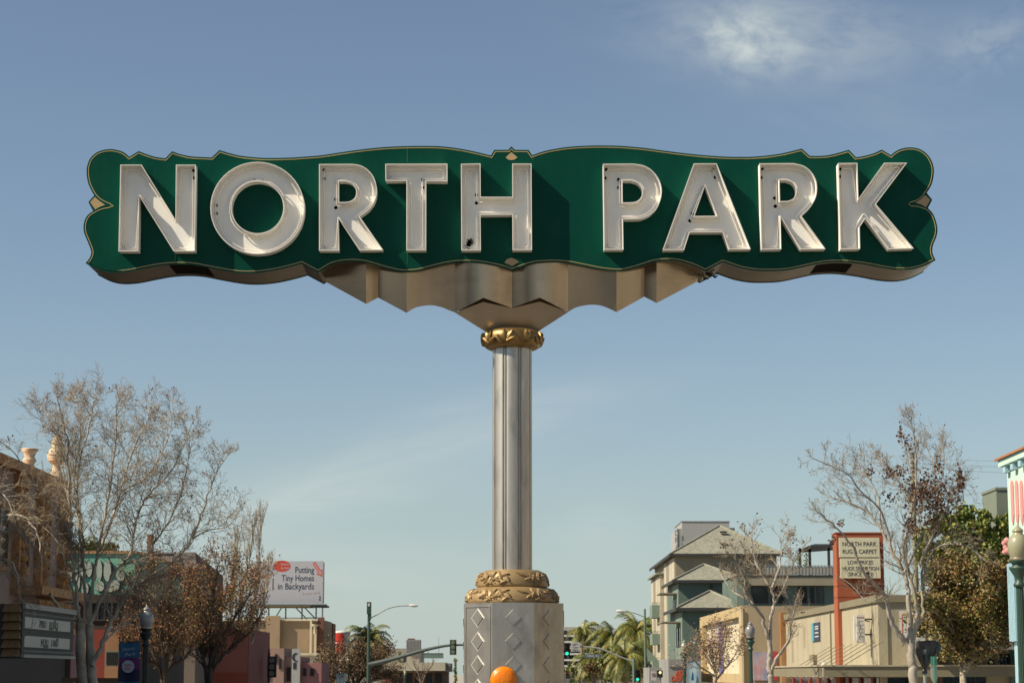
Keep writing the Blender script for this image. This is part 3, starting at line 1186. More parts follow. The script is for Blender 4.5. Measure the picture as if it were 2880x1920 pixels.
leaf_ficus = mat('ficus_leaves', (0.05, 0.065, 0.012), rough=0.5,
                 island=((0.041, 0.077, 0.015), (0.090, 0.140, 0.026), (0.154, 0.205, 0.036), (0.257, 0.282, 0.046), (0.359, 0.308, 0.051)))
leaf_palm = mat('palm_leaves', (0.06, 0.085, 0.018), rough=0.5,
                island=((0.033, 0.061, 0.015), (0.073, 0.117, 0.024), (0.146, 0.190, 0.037), (0.278, 0.234, 0.044), (0.351, 0.234, 0.044)))


def tree_done(T, name, label, base, wood_m, twig_m, group=None, trunk_label=None):
    o = thing(name, label, 'tree', base, group)
    T.wood.build('trunk', wood_m, o)
    if T.twigs.v:
        T.twigs.build('twigs', twig_m, o, kind='stuff')
    return o


def base_of(px, Y):
    return (GX(px, Y), Y, 0.1)


PXM = lambda Y: Y * CP / FPX          # metres per picture pixel at a distance


# ---- T1: big bare sycamore in front of the theatre
def sycamore_left():
    Y = 57.0
    T = Tree(Y, 5, twig=0.0045, up=0.14, wig=0.22)
    T.taper = 0.72
    m = PXM(Y)
    L = [  # points, radii in px, swing
        ([(232, 2160), (230, 1920), (226, 1768), (222, 1745)], 16, 12.5, 0),
        ([(262, 2160), (261, 1920), (255, 1856), (252, 1753)], 15, 11, 0.3),
        ([(222, 1745), (217, 1700), (211, 1636), (204, 1580), (197, 1500), (196, 1387), (190, 1295), (190, 1240), (176, 1180), (160, 1120)], 9, 2.2, -1.2),
        ([(224, 1750), (176, 1715), (153, 1690), (140, 1670)], 9, 6, -0.8),
        ([(217, 1736), (199, 1640), (176, 1560), (153, 1433), (122, 1384), (92, 1344), (40, 1274), (0, 1240)], 5, 1.6, -2.0),
        ([(252, 1753), (243, 1709), (235, 1607), (232, 1500), (219, 1418), (219, 1326), (245, 1219), (262, 1150), (268, 1105)], 8, 1.8, 1.5),
        ([(236, 1600), (222, 1480), (210, 1390), (213, 1300), (228, 1220), (215, 1130), (206, 1105)], 5, 1.5, 2.5),
        ([(252, 1709), (262, 1636), (276, 1548), (287, 1490), (306, 1387), (321, 1280), (327, 1228), (325, 1165), (335, 1120)], 7.5, 1.8, -1.5),
        ([(276, 1548), (303, 1491), (337, 1387), (361, 1302), (395, 1219), (414, 1185), (424, 1130)], 6.5, 1.6, 2.0),
        ([(252, 1755), (290, 1671), (322, 1607), (366, 1557), (381, 1475), (392, 1433), (413, 1396), (459, 1350), (500, 1290), (545, 1180)], 8.5, 1.6, -1.0),
        ([(258, 1870), (290, 1806), (322, 1730), (361, 1665), (419, 1624), (497, 1568), (538, 1516), (572, 1430), (603, 1341), (643, 1275)], 11, 1.6, 1.0),
        ([(361, 1665), (390, 1612), (425, 1540), (459, 1491), (493, 1427), (520, 1341), (533, 1250), (520, 1190)], 6, 1.6, 2.5),
        ([(322, 1430), (345, 1380), (400, 1350), (440, 1300), (480, 1210), (485, 1130)], 4, 1.3, 1.0),
        ([(538, 1516), (585, 1490), (640, 1480), (670, 1440)], 3, 1.2, -1.0),
        ([(196, 1420), (180, 1340), (172, 1250), (140, 1180), (122, 1135)], 3.2, 1.2, 1.0),
        ([(290, 1806), (330, 1770), (380, 1735), (430, 1700), (460, 1640)], 4, 1.5, 1.5),
    ]
    spec = [(8, 1, 0.85), (7, 0.60, 0.85), (5, 0.60, 0.85)]
    for i, (pts, r0, r1, dy) in enumerate(L):
        kk = 1.0 if i in (0, 1) else 0.72
        q, rs = T.limb(pts, r0 * m * kk, r1 * m * kk, dy)
        if i < 2 or i == 3:
            continue
        total = sum((b - a).length for a, b in zip(q[:-1], q[1:]))
        if i == 4:
            T.grow(q, rs, 0, 0.7, 12, spec, 0.4)
            continue
        T.grow(q, rs, 0, 1.05, max(6, int(total / 0.145)), spec, 0.20)
        T.shoot(q[-1], (q[-1] - q[-2]).normalized(), 0.35, rs[-1], 0, spec)
    o = tree_done(T, 'sycamore_tree', 'tallest bare twiggy tree with pale double trunk in front of the theatre marquee', base_of(246, Y), bark_pale, bark_twig)
    b = MB()
    for (p, d) in T.tips:
        if T.r.random() < 0.016 and p.z > 5.5:
            c = p
            s = T.r.uniform(0.014, 0.026)
            b.add([c + Vector((s, 0, 0)), c - Vector((s, 0, 0)), c + Vector((0, s, 0)), c - Vector((0, s, 0)), c + Vector((0, 0, s)), c - Vector((0, 0, s * 1.4))],
                  [(0, 2, 4), (2, 1, 4), (1, 3, 4), (3, 0, 4), (2, 0, 5), (1, 2, 5), (3, 1, 5), (0, 3, 5)])
    b.build('seed_balls', seed_mat, o, kind='stuff')
    return o


sycamore_left()


def edge_tree():
    Y = 48.0
    T = Tree(Y, 9, twig=0.0046, up=-0.10, wig=0.28)
    m = PXM(Y)
    L = [([(-150, 2200), (-150, 1920), (-140, 1750), (-120, 1650)], 18, 12, 0),
         ([(-120, 1650), (-70, 1520), (-10, 1460), (60, 1450), (105, 1500), (118, 1590)], 8, 1.5, -1.0),
         ([(-120, 1650), (-90, 1520), (-40, 1390), (20, 1400), (60, 1470), (75, 1560)], 7, 1.5, 0.8),
         ([(-130, 1700), (-60, 1560), (0, 1500), (60, 1500), (90, 1600)], 6, 1.5, 0.5),
         ([(-130, 1720), (-60, 1600), (-10, 1570), (40, 1590), (55, 1680)], 5, 1.4, -0.5),
         ([(-110, 1640), (-80, 1480), (-30, 1400), (10, 1390), (40, 1450)], 5, 1.2, -0.8)]
    spec = [(8, 1, 0.8), (6, 0.62, 0.75), (4, 0.6, 0.7)]
    for i, (pts, r0, r1, dy) in enumerate(L):
        q, rs = T.limb(pts, r0 * m, r1 * m, dy)
        if i == 0:
            continue
        total = sum((b - a).length for a, b in zip(q[:-1], q[1:]))
        T.grow(q, rs, 0, 0.95, max(5, int(total / 0.30)), spec, 0.2)
    tree_done(T, 'street_tree', 'bare tree with drooping tan twigs overhanging the theatre at the left edge', base_of(-150, Y), bark_pale, bark_twig)


edge_tree()


def leafy(name, label, Y, limbs, seed, wood_m, twig_m, leaf_m, spec, L0, step, leaf_n, leaf_size, spread, up=0.25, wig=0.2, p=1.0, group=None, start=0.3, twig=0.006, skip=0, leafname='leaves', gap=None):
    T = Tree(Y, seed, twig=twig, up=up, wig=wig)
    T.gap = gap
    m = PXM(Y)
    for i, (pts, r0, r1, dy) in enumerate(limbs):
        q, rs = T.limb(pts, r0 * m, r1 * m, dy, sides=6)
        if i < skip:
            continue
        total = sum((b - a).length for a, b in zip(q[:-1], q[1:]))
        T.grow(q, rs, 0, L0, max(3, int(total / step)), spec, start)
        T.shoot(q[-1], (q[-1] - q[-2]).normalized(), L0 * .45, rs[-1], 0, spec)
    o = tree_done(T, name, label, base_of(limbs[0][0][0][0], Y), wood_m, twig_m, group)
    if leaf_n:
        b = MB()
        pts = [t[0] for t in T.tips if T.r.random() < p]
        leaf_cards(b, pts, T.r, leaf_size, leaf_n, spread)
        b.build(leafname, leaf_m, o, kind='stuff')
    return o, T


SP3 = [(6, 1, 0.6), (5, 0.62, 0.65), (3, 0.6, 0.65)]
SP2 = [(5, 1, 0.6), (4, 0.6, 0.6)]
leafy('autumn_tree', 'rusty brown multi-stemmed tree behind the left lamp post', 74, [
    ([(470, 2150), (458, 1920), (420, 1810), (385, 1720), (370, 1650)], 9, 2, 1),
    ([(470, 2150), (462, 1920), (455, 1790), (440, 1690), (430, 1620)], 8, 2, -1.5),
    ([(474, 2150), (468, 1920), (500, 1800), (520, 1700), (530, 1640)], 8, 2, 1.5),
    ([(470, 2150), (466, 1910), (480, 1810), (475, 1720), (480, 1640)], 7, 2, -1),
    ([(470, 2150), (455, 1900), (400, 1850), (360, 1800)], 6, 2, -0.6),
    ([(476, 2150), (470, 1905), (520, 1850), (545, 1800), (560, 1730)], 6, 2, 0.6)],
    21, bark_dark, bark_brown, leaf_autumn, SP3, 1.15, 0.28, 3, 0.070, 0.11, p=0.6, up=0.5)
leafy('autumn_tree', 'larger red and olive leaved tree before the coral wall', 82, [
    ([(600, 2150), (590, 1920), (608, 1840), (645, 1760), (690, 1690), (715, 1640)], 9, 2, 1),
    ([(598, 2150), (584, 1920), (566, 1830), (550, 1740), (540, 1660)], 8, 2, -1),
    ([(600, 2150), (590, 1920), (602, 1800), (600, 1700), (610, 1600)], 8, 2, -1.6),
    ([(600, 2150), (592, 1915), (640, 1830), (690, 1790), (725, 1740)], 7, 2, 1.6),
    ([(598, 2150), (586, 1920), (572, 1850), (590, 1770), (640, 1690), (655, 1610)], 7, 2, 2)],
    22, bark_dark, bark_brown, leaf_autumn, SP3, 1.3, 0.26, 3, 0.075, 0.12, p=0.6, up=0.5)
leafy('poplar_tree', 'slender bare tree with upright pale twigs beside the billboard', 105, [
    ([(672, 2100), (672, 1900), (664, 1830), (676, 1700), (700, 1580), (712, 1480)], 7, 1.5, 0),
    ([(672, 1900), (690, 1820), (715, 1700), (728, 1560), (738, 1470)], 5, 1.5, 1),
    ([(672, 1860), (650, 1740), (655, 1620), (668, 1530)], 4, 1.5, -1),
    ([(676, 1880), (710, 1800), (745, 1690), (755, 1600)], 4, 1.5, 1.5)],
    23, bark_pale, bark_twig, leaf_red, [(6, 1, 0.35), (5, 0.65, 0.38), (3, 0.6, 0.45)], 1.35, 0.34, 1, 0.06, 0.1, up=0.7, wig=0.12, p=0.06, twig=0.008)
leafy('autumn_tree', 'low bushy orange-brown tree under the traffic signal arm', 150, [
    ([(1000, 2050), (1000, 1930), (970, 1880), (930, 1850)], 6, 2, 1),
    ([(1002, 2050), (1002, 1930), (1010, 1880), (1010, 1845)], 6, 2, -1),
    ([(1004, 2050), (1004, 1930), (1040, 1885), (1075, 1850)], 6, 2, 1),
    ([(1000, 2050), (998, 1940), (950, 1910), (905, 1890)], 5, 2, -1),
    ([(1004, 2050), (1006, 1940), (1050, 1910), (1085, 1900)], 5, 2, 0)],
    24, bark_dark, bark_brown, mat('dry_leaves', (0.14, 0.085, 0.035), rough=0.8, island=((0.05, 0.035, 0.015), (0.12, 0.075, 0.03), (0.19, 0.11, 0.05), (0.22, 0.14, 0.08), (0.09, 0.08, 0.03))),
    SP3, 1.6, 0.32, 3, 0.13, 0.2, p=0.9, twig=0.011)
leafy('street_tree', 'small bare tree beside the low flat-roofed building', 230, [
    ([(1185, 2000), (1185, 1925), (1175, 1890), (1165, 1868)], 4, 1.5, 0),
    ([(1187, 2000), (1187, 1925), (1200, 1890), (1215, 1870)], 4, 1.5, 0)],
    25, bark_brown, bark_brown, leaf_red, SP2, 1.6, 0.5, 1, 0.1, 0.2, p=0.3, twig=0.012)

# ---- right side
leafy('street_tree', 'bare tree with a few brown leaf clumps in front of the tan building', 82, [
    ([(2168, 2150), (2168, 1920), (2166, 1893), (2164, 1850), (2164, 1807)], 10, 7, 0),
    ([(2164, 1807), (2150, 1760), (2133, 1715), (2102, 1685), (2093, 1630), (2070, 1575), (2040, 1550)], 6, 1.6, -1),
    ([(2164, 1807), (2170, 1731), (2176, 1700), (2170, 1654), (2139, 1611), (2120, 1560), (2112, 1500)], 6, 1.6, 1),
    ([(2167, 1893), (2188, 1844), (2219, 1801), (2225, 1752), (2237, 1700)], 6, 1.8, -1),
    ([(2170, 1654), (2190, 1600), (2200, 1550), (2215, 1520)], 4, 1.5, 1.5),
    ([(2176, 1700), (2205, 1650), (2225, 1600), (2240, 1570)], 3.5, 1.3, -1),
    ([(2102, 1685), (2060, 1660), (2030, 1620)], 3, 1.3, 1)],
    31, bark_white, bark_twig, leaf_red, [(6, 1, 0.65), (6, 0.6, 0.65), (4, 0.6, 0.7)], 1.15, 0.34, 1, 0.10, 0.12, p=0.07, skip=1, twig=0.0075)
leafy('autumn_tree', 'small tree with pinkish brown leaves beside the light blue banner', 98, [
    ([(2012, 2100), (2012, 1920), (2010, 1890), (1988, 1850), (1965, 1810)], 5, 1.6, 0),
    ([(2012, 2100), (2014, 1900), (2035, 1830), (2045, 1780)], 5, 1.6, -1),
    ([(2012, 2100), (2011, 1900), (2005, 1840), (2000, 1780)], 4.5, 1.6, 1),
    ([(2014, 1910), (2055, 1860), (2085, 1810)], 4, 1.5, 1),
    ([(2010, 1900), (1965, 1870), (1940, 1840)], 3.5, 1.5, -1)],
    32, bark_pale, bark_twig, mat('pinkish_leaves', (0.16, 0.09, 0.06), rough=0.8, island=((0.10, 0.06, 0.04), (0.26, 0.14, 0.10), (0.42, 0.32, 0.22), (0.26, 0.08, 0.05), (0.18, 0.15, 0.05))),
    SP3, 0.95, 0.34, 2, 0.09, 0.14, p=0.42, twig=0.007)
o9, T9 = leafy('sycamore_tree', 'tall pale bare tree with dark red leaf clumps around a wooden pole', 66, [
    ([(2575, 2200), (2572, 1920), (2566, 1864), (2562, 1808)], 15, 12, 0),
    ([(2556, 1815), (2522, 1775), (2502, 1732), (2489, 1673), (2455, 1637), (2425, 1600), (2400, 1540), (2360, 1490), (2300, 1440)], 9, 2, -1.5),
    ([(2562, 1808), (2558, 1737), (2553, 1660), (2543, 1609), (2510, 1553), (2478, 1485), (2440, 1440), (2390, 1415), (2330, 1395)], 9, 1.8, 1.0),
    ([(2564, 1808), (2577, 1737), (2574, 1680), (2560, 1620), (2541, 1550), (2555, 1480), (2570, 1400), (2578, 1310), (2568, 1220), (2564, 1175)], 8, 1.4, -0.8),
    ([(2570, 1780), (2590, 1745), (2597, 1730), (2592, 1650), (2597, 1560), (2625, 1480), (2640, 1380), (2622, 1300), (2604, 1250)], 6, 1.4, 1.0),
    ([(2543, 1609), (2590, 1500), (2560, 1400), (2500, 1320), (2460, 1275)], 4, 1.3, 1.5),
    ([(2510, 1553), (2480, 1440), (2420, 1380), (2380, 1330), (2290, 1290)], 4, 1.2, -1.5),
    ([(2592, 1650), (2615, 1560), (2660, 1530), (2720, 1535), (2770, 1575)], 3.5, 1.2, -1.0),
    ([(2597, 1560), (2650, 1450), (2690, 1370), (2700, 1350), (2710, 1400)], 3.5, 1.2, 1.0),
    ([(2478, 1485), (2470, 1400), (2440, 1340), (2400, 1310)], 3.5, 1.2, 0.5),
    ([(2489, 1673), (2440, 1690), (2400, 1650), (2360, 1620)], 2.5, 1.0, 0.5),
    ([(2640, 1380), (2655, 1310), (2650, 1250)], 2.5, 1.0, 0.5)],
    33, bark_white, bark_twig, leaf_red, [(8, 1, 0.8), (6, 0.60, 0.8), (4, 0.6, 0.8)], 0.88, 0.22, 0, 0.08, 0.1, skip=1, twig=0.0050, up=0.18, gap=(P(2340, 1495, 66), P(2490, 1640, 66)))
b = MB()
rs9 = random.Random(8)
for (cx, cy, rx, ry, n) in ((2590, 1385, 55, 55, 620), (2640, 1400, 40, 60, 460), (2700, 1350, 12, 38, 150), (2532, 1215, 8, 26, 50), (2555, 1250, 22, 40, 60),
                            (2640, 1310, 14, 30, 60), (2560, 1480, 22, 30, 120), (2450, 1325, 12, 16, 26), (2500, 1330, 20, 16, 60), (2530, 1320, 22, 16, 50),
                            (2362, 1470, 12, 14, 26), (2442, 1620, 6, 20, 30), (2340, 1520, 12, 20, 34), (2620, 1460, 30, 30, 160), (2500, 1400, 30, 20, 40), (2690, 1400, 14, 22, 30)):
    for k in range(n):
        x, y = rs9.gauss(cx, rx * .5), rs9.gauss(cy, ry * .5)
        leaf_cards(b, [P(x, y, 66 + rs9.gauss(0, 0.7))], rs9, 0.10, 1, 0.01)
b.build('leaves', leaf_red, o9, kind='stuff')
o9b = MB()
for (p, d) in T9.tips:
    if T9.r.random() < 0.03:
        leaf_cards(o9b, [p], T9.r, 0.05, 1, 0.02)
o9b.build('seed_clusters', seed_mat, o9, kind='stuff')


def clump_tree(name, label, Y, trunks, clumps, seed, wood_m, leaf_m, leaf, density, group=None):
    """crown of leaf clumps: (px, py, rx, ry) ellipses, each with its own depth"""
    rnd = random.Random(seed)
    o = thing(name, label, 'tree', base_of(trunks[0][0][0][0], Y), group)
    m = PXM(Y)
    tb = MB()
    for (pts, r0, r1, dy) in trunks:
        q = limb_points(pts, Y, dy)
        n = len(q) - 1
        tb.tube(q, [(r0 + (r1 - r0) * i / n) * m for i in range(n + 1)], 7, cap=False)
    b = MB()
    for (cx, cy, rx, ry) in clumps:
        c = P(cx, cy, Y + rnd.uniform(-1, 1) * rx * m * 0.6)
        n = int(density * rx * ry / 100)
        # each clump is a cloud of smaller tufts, thinner towards the rim
        tufts = max(6, n // 26)
        for t in range(tufts):
            while True:
                v = Vector((rnd.uniform(-1, 1), rnd.uniform(-1, 1), rnd.uniform(-1, 1)))
                if 0.25 < v.length < 1:
                    break
            tc = c + Vector((v.x * rx * m, v.y * rx * m * 0.8, v.z * ry * m))
            s = rnd.uniform(0.10, 0.22) * min(rx, ry) * m + 0.05
            leaf_cards(b, [tc], rnd, leaf, max(4, n // tufts), s, droop=0.4)
    tb.build('trunk', wood_m, o)
    b.build('crown', leaf_m, o, kind='stuff')
    return o


rc = random.Random(77)
clumps = []
for (x0, x1, ytop) in ((2600, 2660, 1455), (2640, 2700, 1440), (2690, 2760, 1430), (2730, 2800, 1432), (2780, 2840, 1435)):
    for k in range(9):
        x = rc.uniform(x0, x1)
        clumps.append((x, ytop + 22 + k * 17 + rc.uniform(-8, 8), rc.uniform(18, 34), rc.uniform(13, 24)))
clump_tree('ficus_tree', 'broad evergreen tree between the pale bare tree and the mint building', 100,
           [([(2740, 2050), (2740, 1800), (2745, 1650), (2735, 1560)], 8, 4, 0), ([(2660, 2050), (2660, 1750), (2680, 1600)], 7, 4, 0)],
           clumps, 41, bark_dark, leaf_ficus, 0.20, 90)
clumps = []
for k in range(60):
    t = rc.random()
    y = 1600 + t * 255
    hw = 125 * sin(min(1, (t + 0.22)) * pi * 0.85) + 22
    clumps.append((2715 + (t - .3) * 20 + rc.uniform(-hw, hw), y, rc.uniform(14, 28), rc.uniform(12, 22)))
clumps = [c for c in clumps if not (2690 < c[0] < 2760 and 1560 < c[1] < 1640)] 
leafy('pear_tree', 'autumn tree with green, orange and red leaves in front of the low shopfront', 70, [
    ([(2710, 2200), (2706, 1920), (2700, 1850), (2675, 1760), (2650, 1690), (2640, 1640)], 8, 2, 0.5),
    ([(2712, 2200), (2712, 1920), (2722, 1870), (2760, 1820), (2810, 1760), (2835, 1700)], 7, 2, -0.5),
    ([(2710, 2200), (2708, 1920), (2704, 1820), (2700, 1720), (2705, 1640), (2700, 1600)], 7, 2, 1.0),
    ([(2704, 1860), (2690, 1790), (2650, 1740), (2610, 1700)], 4, 1.6, -1.0),
    ([(2716, 1890), (2745, 1800), (2760, 1720), (2770, 1640)], 5, 1.8, 1.0),
    ([(2716, 1890), (2770, 1790), (2800, 1700), (2810, 1640)], 4, 1.8, -1.2),
    ([(2700, 1840), (2660, 1800), (2620, 1790), (2595, 1770)], 3, 1.5, 0.5),
    ([(2735, 1870), (2790, 1840), (2820, 1800)], 3, 1.5, 0.5)],
    42, bark_pale, bark_brown, leaf_pear, SP3, 0.85, 0.22, 5, 0.10, 0.11, p=1.0, twig=0.006)


def palm(px, py, Y, size, seed, label, base_z=0.0, group='palm trees along the street', n=34):
    """crown centre at (px, py); size = frond length in metres"""
    rnd = random.Random(seed)
    c = P(px, py, Y)
    o = thing('palm_tree', label, 'palm tree', (c.x, Y, base_z), group)
    tr = MB()
    r = size * 0.075
    zs = [base_z + (c.z - base_z) * i / 8 for i in range(9)]
    tr.tube([(c.x + 0.1 * sin(z * .5), Y, z) for z in zs], [r * (1.25 - 0.4 * i / 8) for i in range(9)], 10)
    tr.build('trunk', bark_brown, o)
    b = MB()
    st = MB()
    for k in range(n):
        az = 2 * pi * k / n * 2.4 + rnd.uniform(-.2, .2)
        el = rnd.uniform(-0.5, 1.35)
        d = Vector((cos(az) * cos(el), sin(az) * cos(el), sin(el)))
        p = Vector((c.x, c.y, c.z))
        pts = [p]
        L = size * rnd.uniform(0.8, 1.1)
        for i in range(7):
            d = (d + Vector((0, 0, -0.20 - 0.05 * i))).normalized()
            p = p + d * (L / 7)
            pts.append(p)
        st.tube(pts, [0.03 * size / 3 * (1 - i / 9) for i in range(8)], 3, cap=False)
        for i in range(1, 8):
            for h in range(6):
                q = pts[i - 1].lerp(pts[i], h / 6)
                t = (pts[i] - pts[i - 1]).normalized()
                sd = t.cross(Vector((0, 0, 1)))
                if sd.length < .05:
                    sd = Vector((1, 0, 0))
                sd.normalize()
                ll = size * 0.26 * sin(pi * min(1, (i + h / 6) / 8.5)) + 0.05
                for s in (-1, 1):
                    e = q + (sd * s * 0.8 + t * 0.5 + Vector((0, 0, -0.45 - 0.3 * rnd.random()))).normalized() * ll
                    w = t * (0.022 * size / 3 + 0.010)
                    b.add([q - w, q + w, e], [(0, 1, 2)])
    st.build('frond_stems', leaf_palm, o, kind='stuff')
    b.build('fronds', leaf_palm, o, kind='stuff')
    return o
# ================================================================ buildings
def stucco(name, c, dirt=(0.12, 0.10, 0.07), amt=0.35, dstr=(0.6, 0.6, 0.25), rough=0.9):
    return mat(name, c, tuple(x * 0.88 for x in c), rough=rough, scale=0.7, bump=0.25, bscale=14, dirt=(dirt, amt, 0.9, dstr))


glass_dark = mat('window_glass', (0.018, 0.024, 0.028), rough=0.08, spec=0.6)
trim_dark = mat('dark_trim', (0.035, 0.034, 0.032), rough=0.6)
trim_white = mat('white_paint', (0.62, 0.60, 0.55), rough=0.6)
letter_black = mat('black_lettering', (0.020, 0.018, 0.020), rough=0.6)
metal_grey = mat('grey_galvanised_metal', (0.28, 0.28, 0.26), rough=0.5, metal=0.3, scale=3)


def cam_window(parent, px0, px1, py0, py1, Y, frame=trim_dark, fr=0.06, mull=0, glass=glass_dark, name='window'):
    """a window in a wall that faces the camera at distance Y"""
    x0, x1, z1, z0 = GX(px0, Y), GX(px1, Y), GZ(py0, Y), GZ(py1, Y)
    b = MB()
    lp = [(x0, z0), (x1, z0), (x1, z1), (x0, z1)]
    b.prism([lp, inset(lp, fr)[::-1]], lambda u, v, w: (u, w, v), Y - 0.05, Y + 0.01)
    for k in range(mull):
        x = x0 + (x1 - x0) * (k + 1) / (mull + 1)
        b.box(x - fr / 2, x + fr / 2, Y - 0.045, Y + 0.01, z0 + fr, z1 - fr)
    w = b.build(name, frame, parent)
    MB().box(x0 + fr, x1 - fr, Y - 0.02, Y + 0.012, z0 + fr, z1 - fr).build('pane', glass, w)
    return w


def side_window(parent, y0, y1, z0, z1, X, s, frame=trim_dark, fr=0.06, glass=glass_dark, name='window', label=None):
    """a window in a street wall at X; s = the side the street is on (-1: towards smaller x)"""
    b = MB()
    lp = [(y0, z0), (y1, z0), (y1, z1), (y0, z1)]
    b.prism([lp, inset(lp, fr)[::-1]], lambda u, v, w: (w, u, v), X + s * 0.05, X - s * 0.01)
    w = b.build(name, frame, parent, label)
    MB().box(min(X + s * .02, X - s * .012), max(X + s * .02, X - s * .012), y0 + fr, y1 - fr, z0 + fr, z1 - fr).build('pane', glass, w)
    return w


# ---- mint and pink building, far right
XR = 14.2
mint = stucco('mint_stucco', (0.50, 0.70, 0.60), (0.30, 0.45, 0.38), 0.3)
pale_blue = stucco('pale_blue_stucco', (0.32, 0.50, 0.58), (0.2, 0.3, 0.35), 0.3)
pink = stucco('pink_plaster', (0.60, 0.26, 0.25), (0.40, 0.2, 0.18), 0.3)
mauve = stucco('mauve_plaster', (0.33, 0.22, 0.30), (0.2, 0.15, 0.2), 0.3)
tile_red = mat('terracotta_tile', (0.42, 0.19, 0.09), (0.28, 0.12, 0.06), rough=0.8, scale=3)
yf = 61.06
o = thing('mint_building', 'mint green building with tiled eave and tall pink arched niches at the right edge', 'building', (XR + 4, 52, 0))
zt = GZ(1312, yf)
zmid = GZ(1560, yf)
MB().box(XR, XR + 10, 38, yf, zmid - 0.2, zt).build('upper_wall', mint, o)
MB().box(XR + 0.03, XR + 10, 38, yf - 0.02, 0.1, zmid - 0.2).build('lower_wall', pale_blue, o)
f = MB()
f.box(XR - 0.20, XR + 10, 38, yf + 0.20, zt, zt + 0.20)
f.build('fascia', mint, o)
for k in range(26):
    y = 38.5 + k * 0.92
    if y < yf:
        MB().box(XR - 0.16, XR - 0.001, y, y + 0.3, zt - 0.2, zt - 0.002).build('corbel', pale_blue, o)
for k in range(38):
    y = yf + 0.28 - k * 0.26
    t = MB()
    n = 7
    pr = [(0.13 * cos(pi * i / (n - 1)), 0.10 * sin(pi * i / (n - 1))) for i in range(n)]
    a = [(XR - 0.27, y + q[0], zt + 0.19 + q[1] * .7) for q in pr]
    c = [(XR + 0.75, y + q[0], zt + 0.40 + q[1] * .7) for q in pr]
    t.add(a + c, [(i, i + 1, n + i + 1, n + i) for i in range(n - 1)] + [tuple(range(n))])
    t.build('tile', tile_red, o)
MB().add([(XR - 0.24, 38, zt + 0.202), (XR - 0.24, yf + 0.3, zt + 0.202), (XR + 3, yf + 0.3, zt + .9), (XR + 3, 38, zt + .9)], [(0, 1, 2, 3)]).build('roof', tile_red, o)
for k in range(12):
    y1 = GY(2863, XR) - k * 0.55
    z0, z1 = GZ(1478, y1), GZ(1352, y1)
    lp = [(y1 - 0.32, z0 + .3), (y1 - .17, z0), (y1, z0 + .15), (y1, z1 - .15)] + [(y1 - .16 + .16 * cos(a), z1 - .15 + .16 * sin(a)) for a in (0.5, 1.0, 1.57, 2.1, 2.6)] + [(y1 - .32, z1 - .15)]
    MB().prism([lp], lambda u, v, w: (w, u, v), XR - 0.03, XR + 0.02).build('arched_niche', pink, o)
scroll = MB()
ys = GY(2838, XR - .1)
for (dy, z, r) in ((0, GZ(1527, ys), .09), (-.1, GZ(1540, ys), .08), (0.02, GZ(1552, ys), .08), (-.3, GZ(1522, ys), .1), (-.35, GZ(1550, ys), .1)):
    scroll.lathe([(0.01, -r), (r * .7, -r * .7), (r, 0), (r * .7, r * .7), (0.01, r)], (XR - 0.1, ys + dy, z), 10)
scroll.build('scroll_ornament', pink, o)
for k in range(5):
    MB().box(XR - 0.10, XR + 0.04, yf - 0.02 - k * 0.16 - 0.11, yf - 0.02 - k * 0.16, 3.9, zmid - 0.25).build('flute', pale_blue, o)
MB().box(XR - 0.12, XR + 0.04, yf - 1.55, yf - 1.12, 3.9, zmid - 0.25).build('pilaster', mauve, o)
MB().box(XR - 0.06, XR + 0.04, 38, yf - 1.7, 3.9, 6.0).build('band', mauve, o)

# ---- low shopfront between cream building and mint building
Y0 = 82.6
o = thing('shopfront', 'low beige shopfront under a long grey metal canopy behind the pear tree', 'building', (17.5, Y0, 0))
beige = stucco('beige_stucco', (0.38, 0.33, 0.24))
teal_paint = mat('teal_paint', (0.09, 0.17, 0.16), rough=0.7)
lat = MB().box(GX(2566, Y0), 24, Y0, Y0 + 8, 0.1, GZ(1806, Y0))
lat.build('wall', beige, o)
MB().box(GX(2566, Y0), GX(2690, Y0), Y0 - 0.06, Y0 - 0.001, GZ(1803, Y0), GZ(1788, Y0)).build('sign_band', trim_white, o)
MB().box(GX(2622, 80.5), 22, 80.5, Y0 - 0.08, GZ(1826, 80.5), GZ(1804, 80.5)).build('canopy', metal_grey, o)
for k in range(5):
    a, b_ = 2652 + 0, 2770
    z = GZ(1832 + k * 11, Y0)
    MB().box(GX(a, Y0), GX(b_, Y0), Y0 - 0.05, Y0 - 0.001, z - 0.035, z).build('slat', beige if k % 2 else trim_dark, o)
cam_window(o, 2776, 2797, 1838, 1877, Y0 - 0.01)
cam_window(o, 2814, 2838, 1838, 1892, Y0 - 0.01, mull=1)
MB().box(GX(2838, Y0), GX(2862, Y0), Y0 - 0.3, Y0 - 0.07, 0.1, GZ(1828, Y0)).build('column', teal_paint, o)
MB().box(GX(2635, Y0), GX(2646, Y0), Y0 - 0.3, Y0 - 0.07, 0.1, GZ(1828, Y0)).build('column', mat('brown_paint', (0.12, 0.08, 0.05), rough=.7), o)
cam_window(o, 2650, 2772, 1880, 1935, Y0 - 0.01, mull=3)
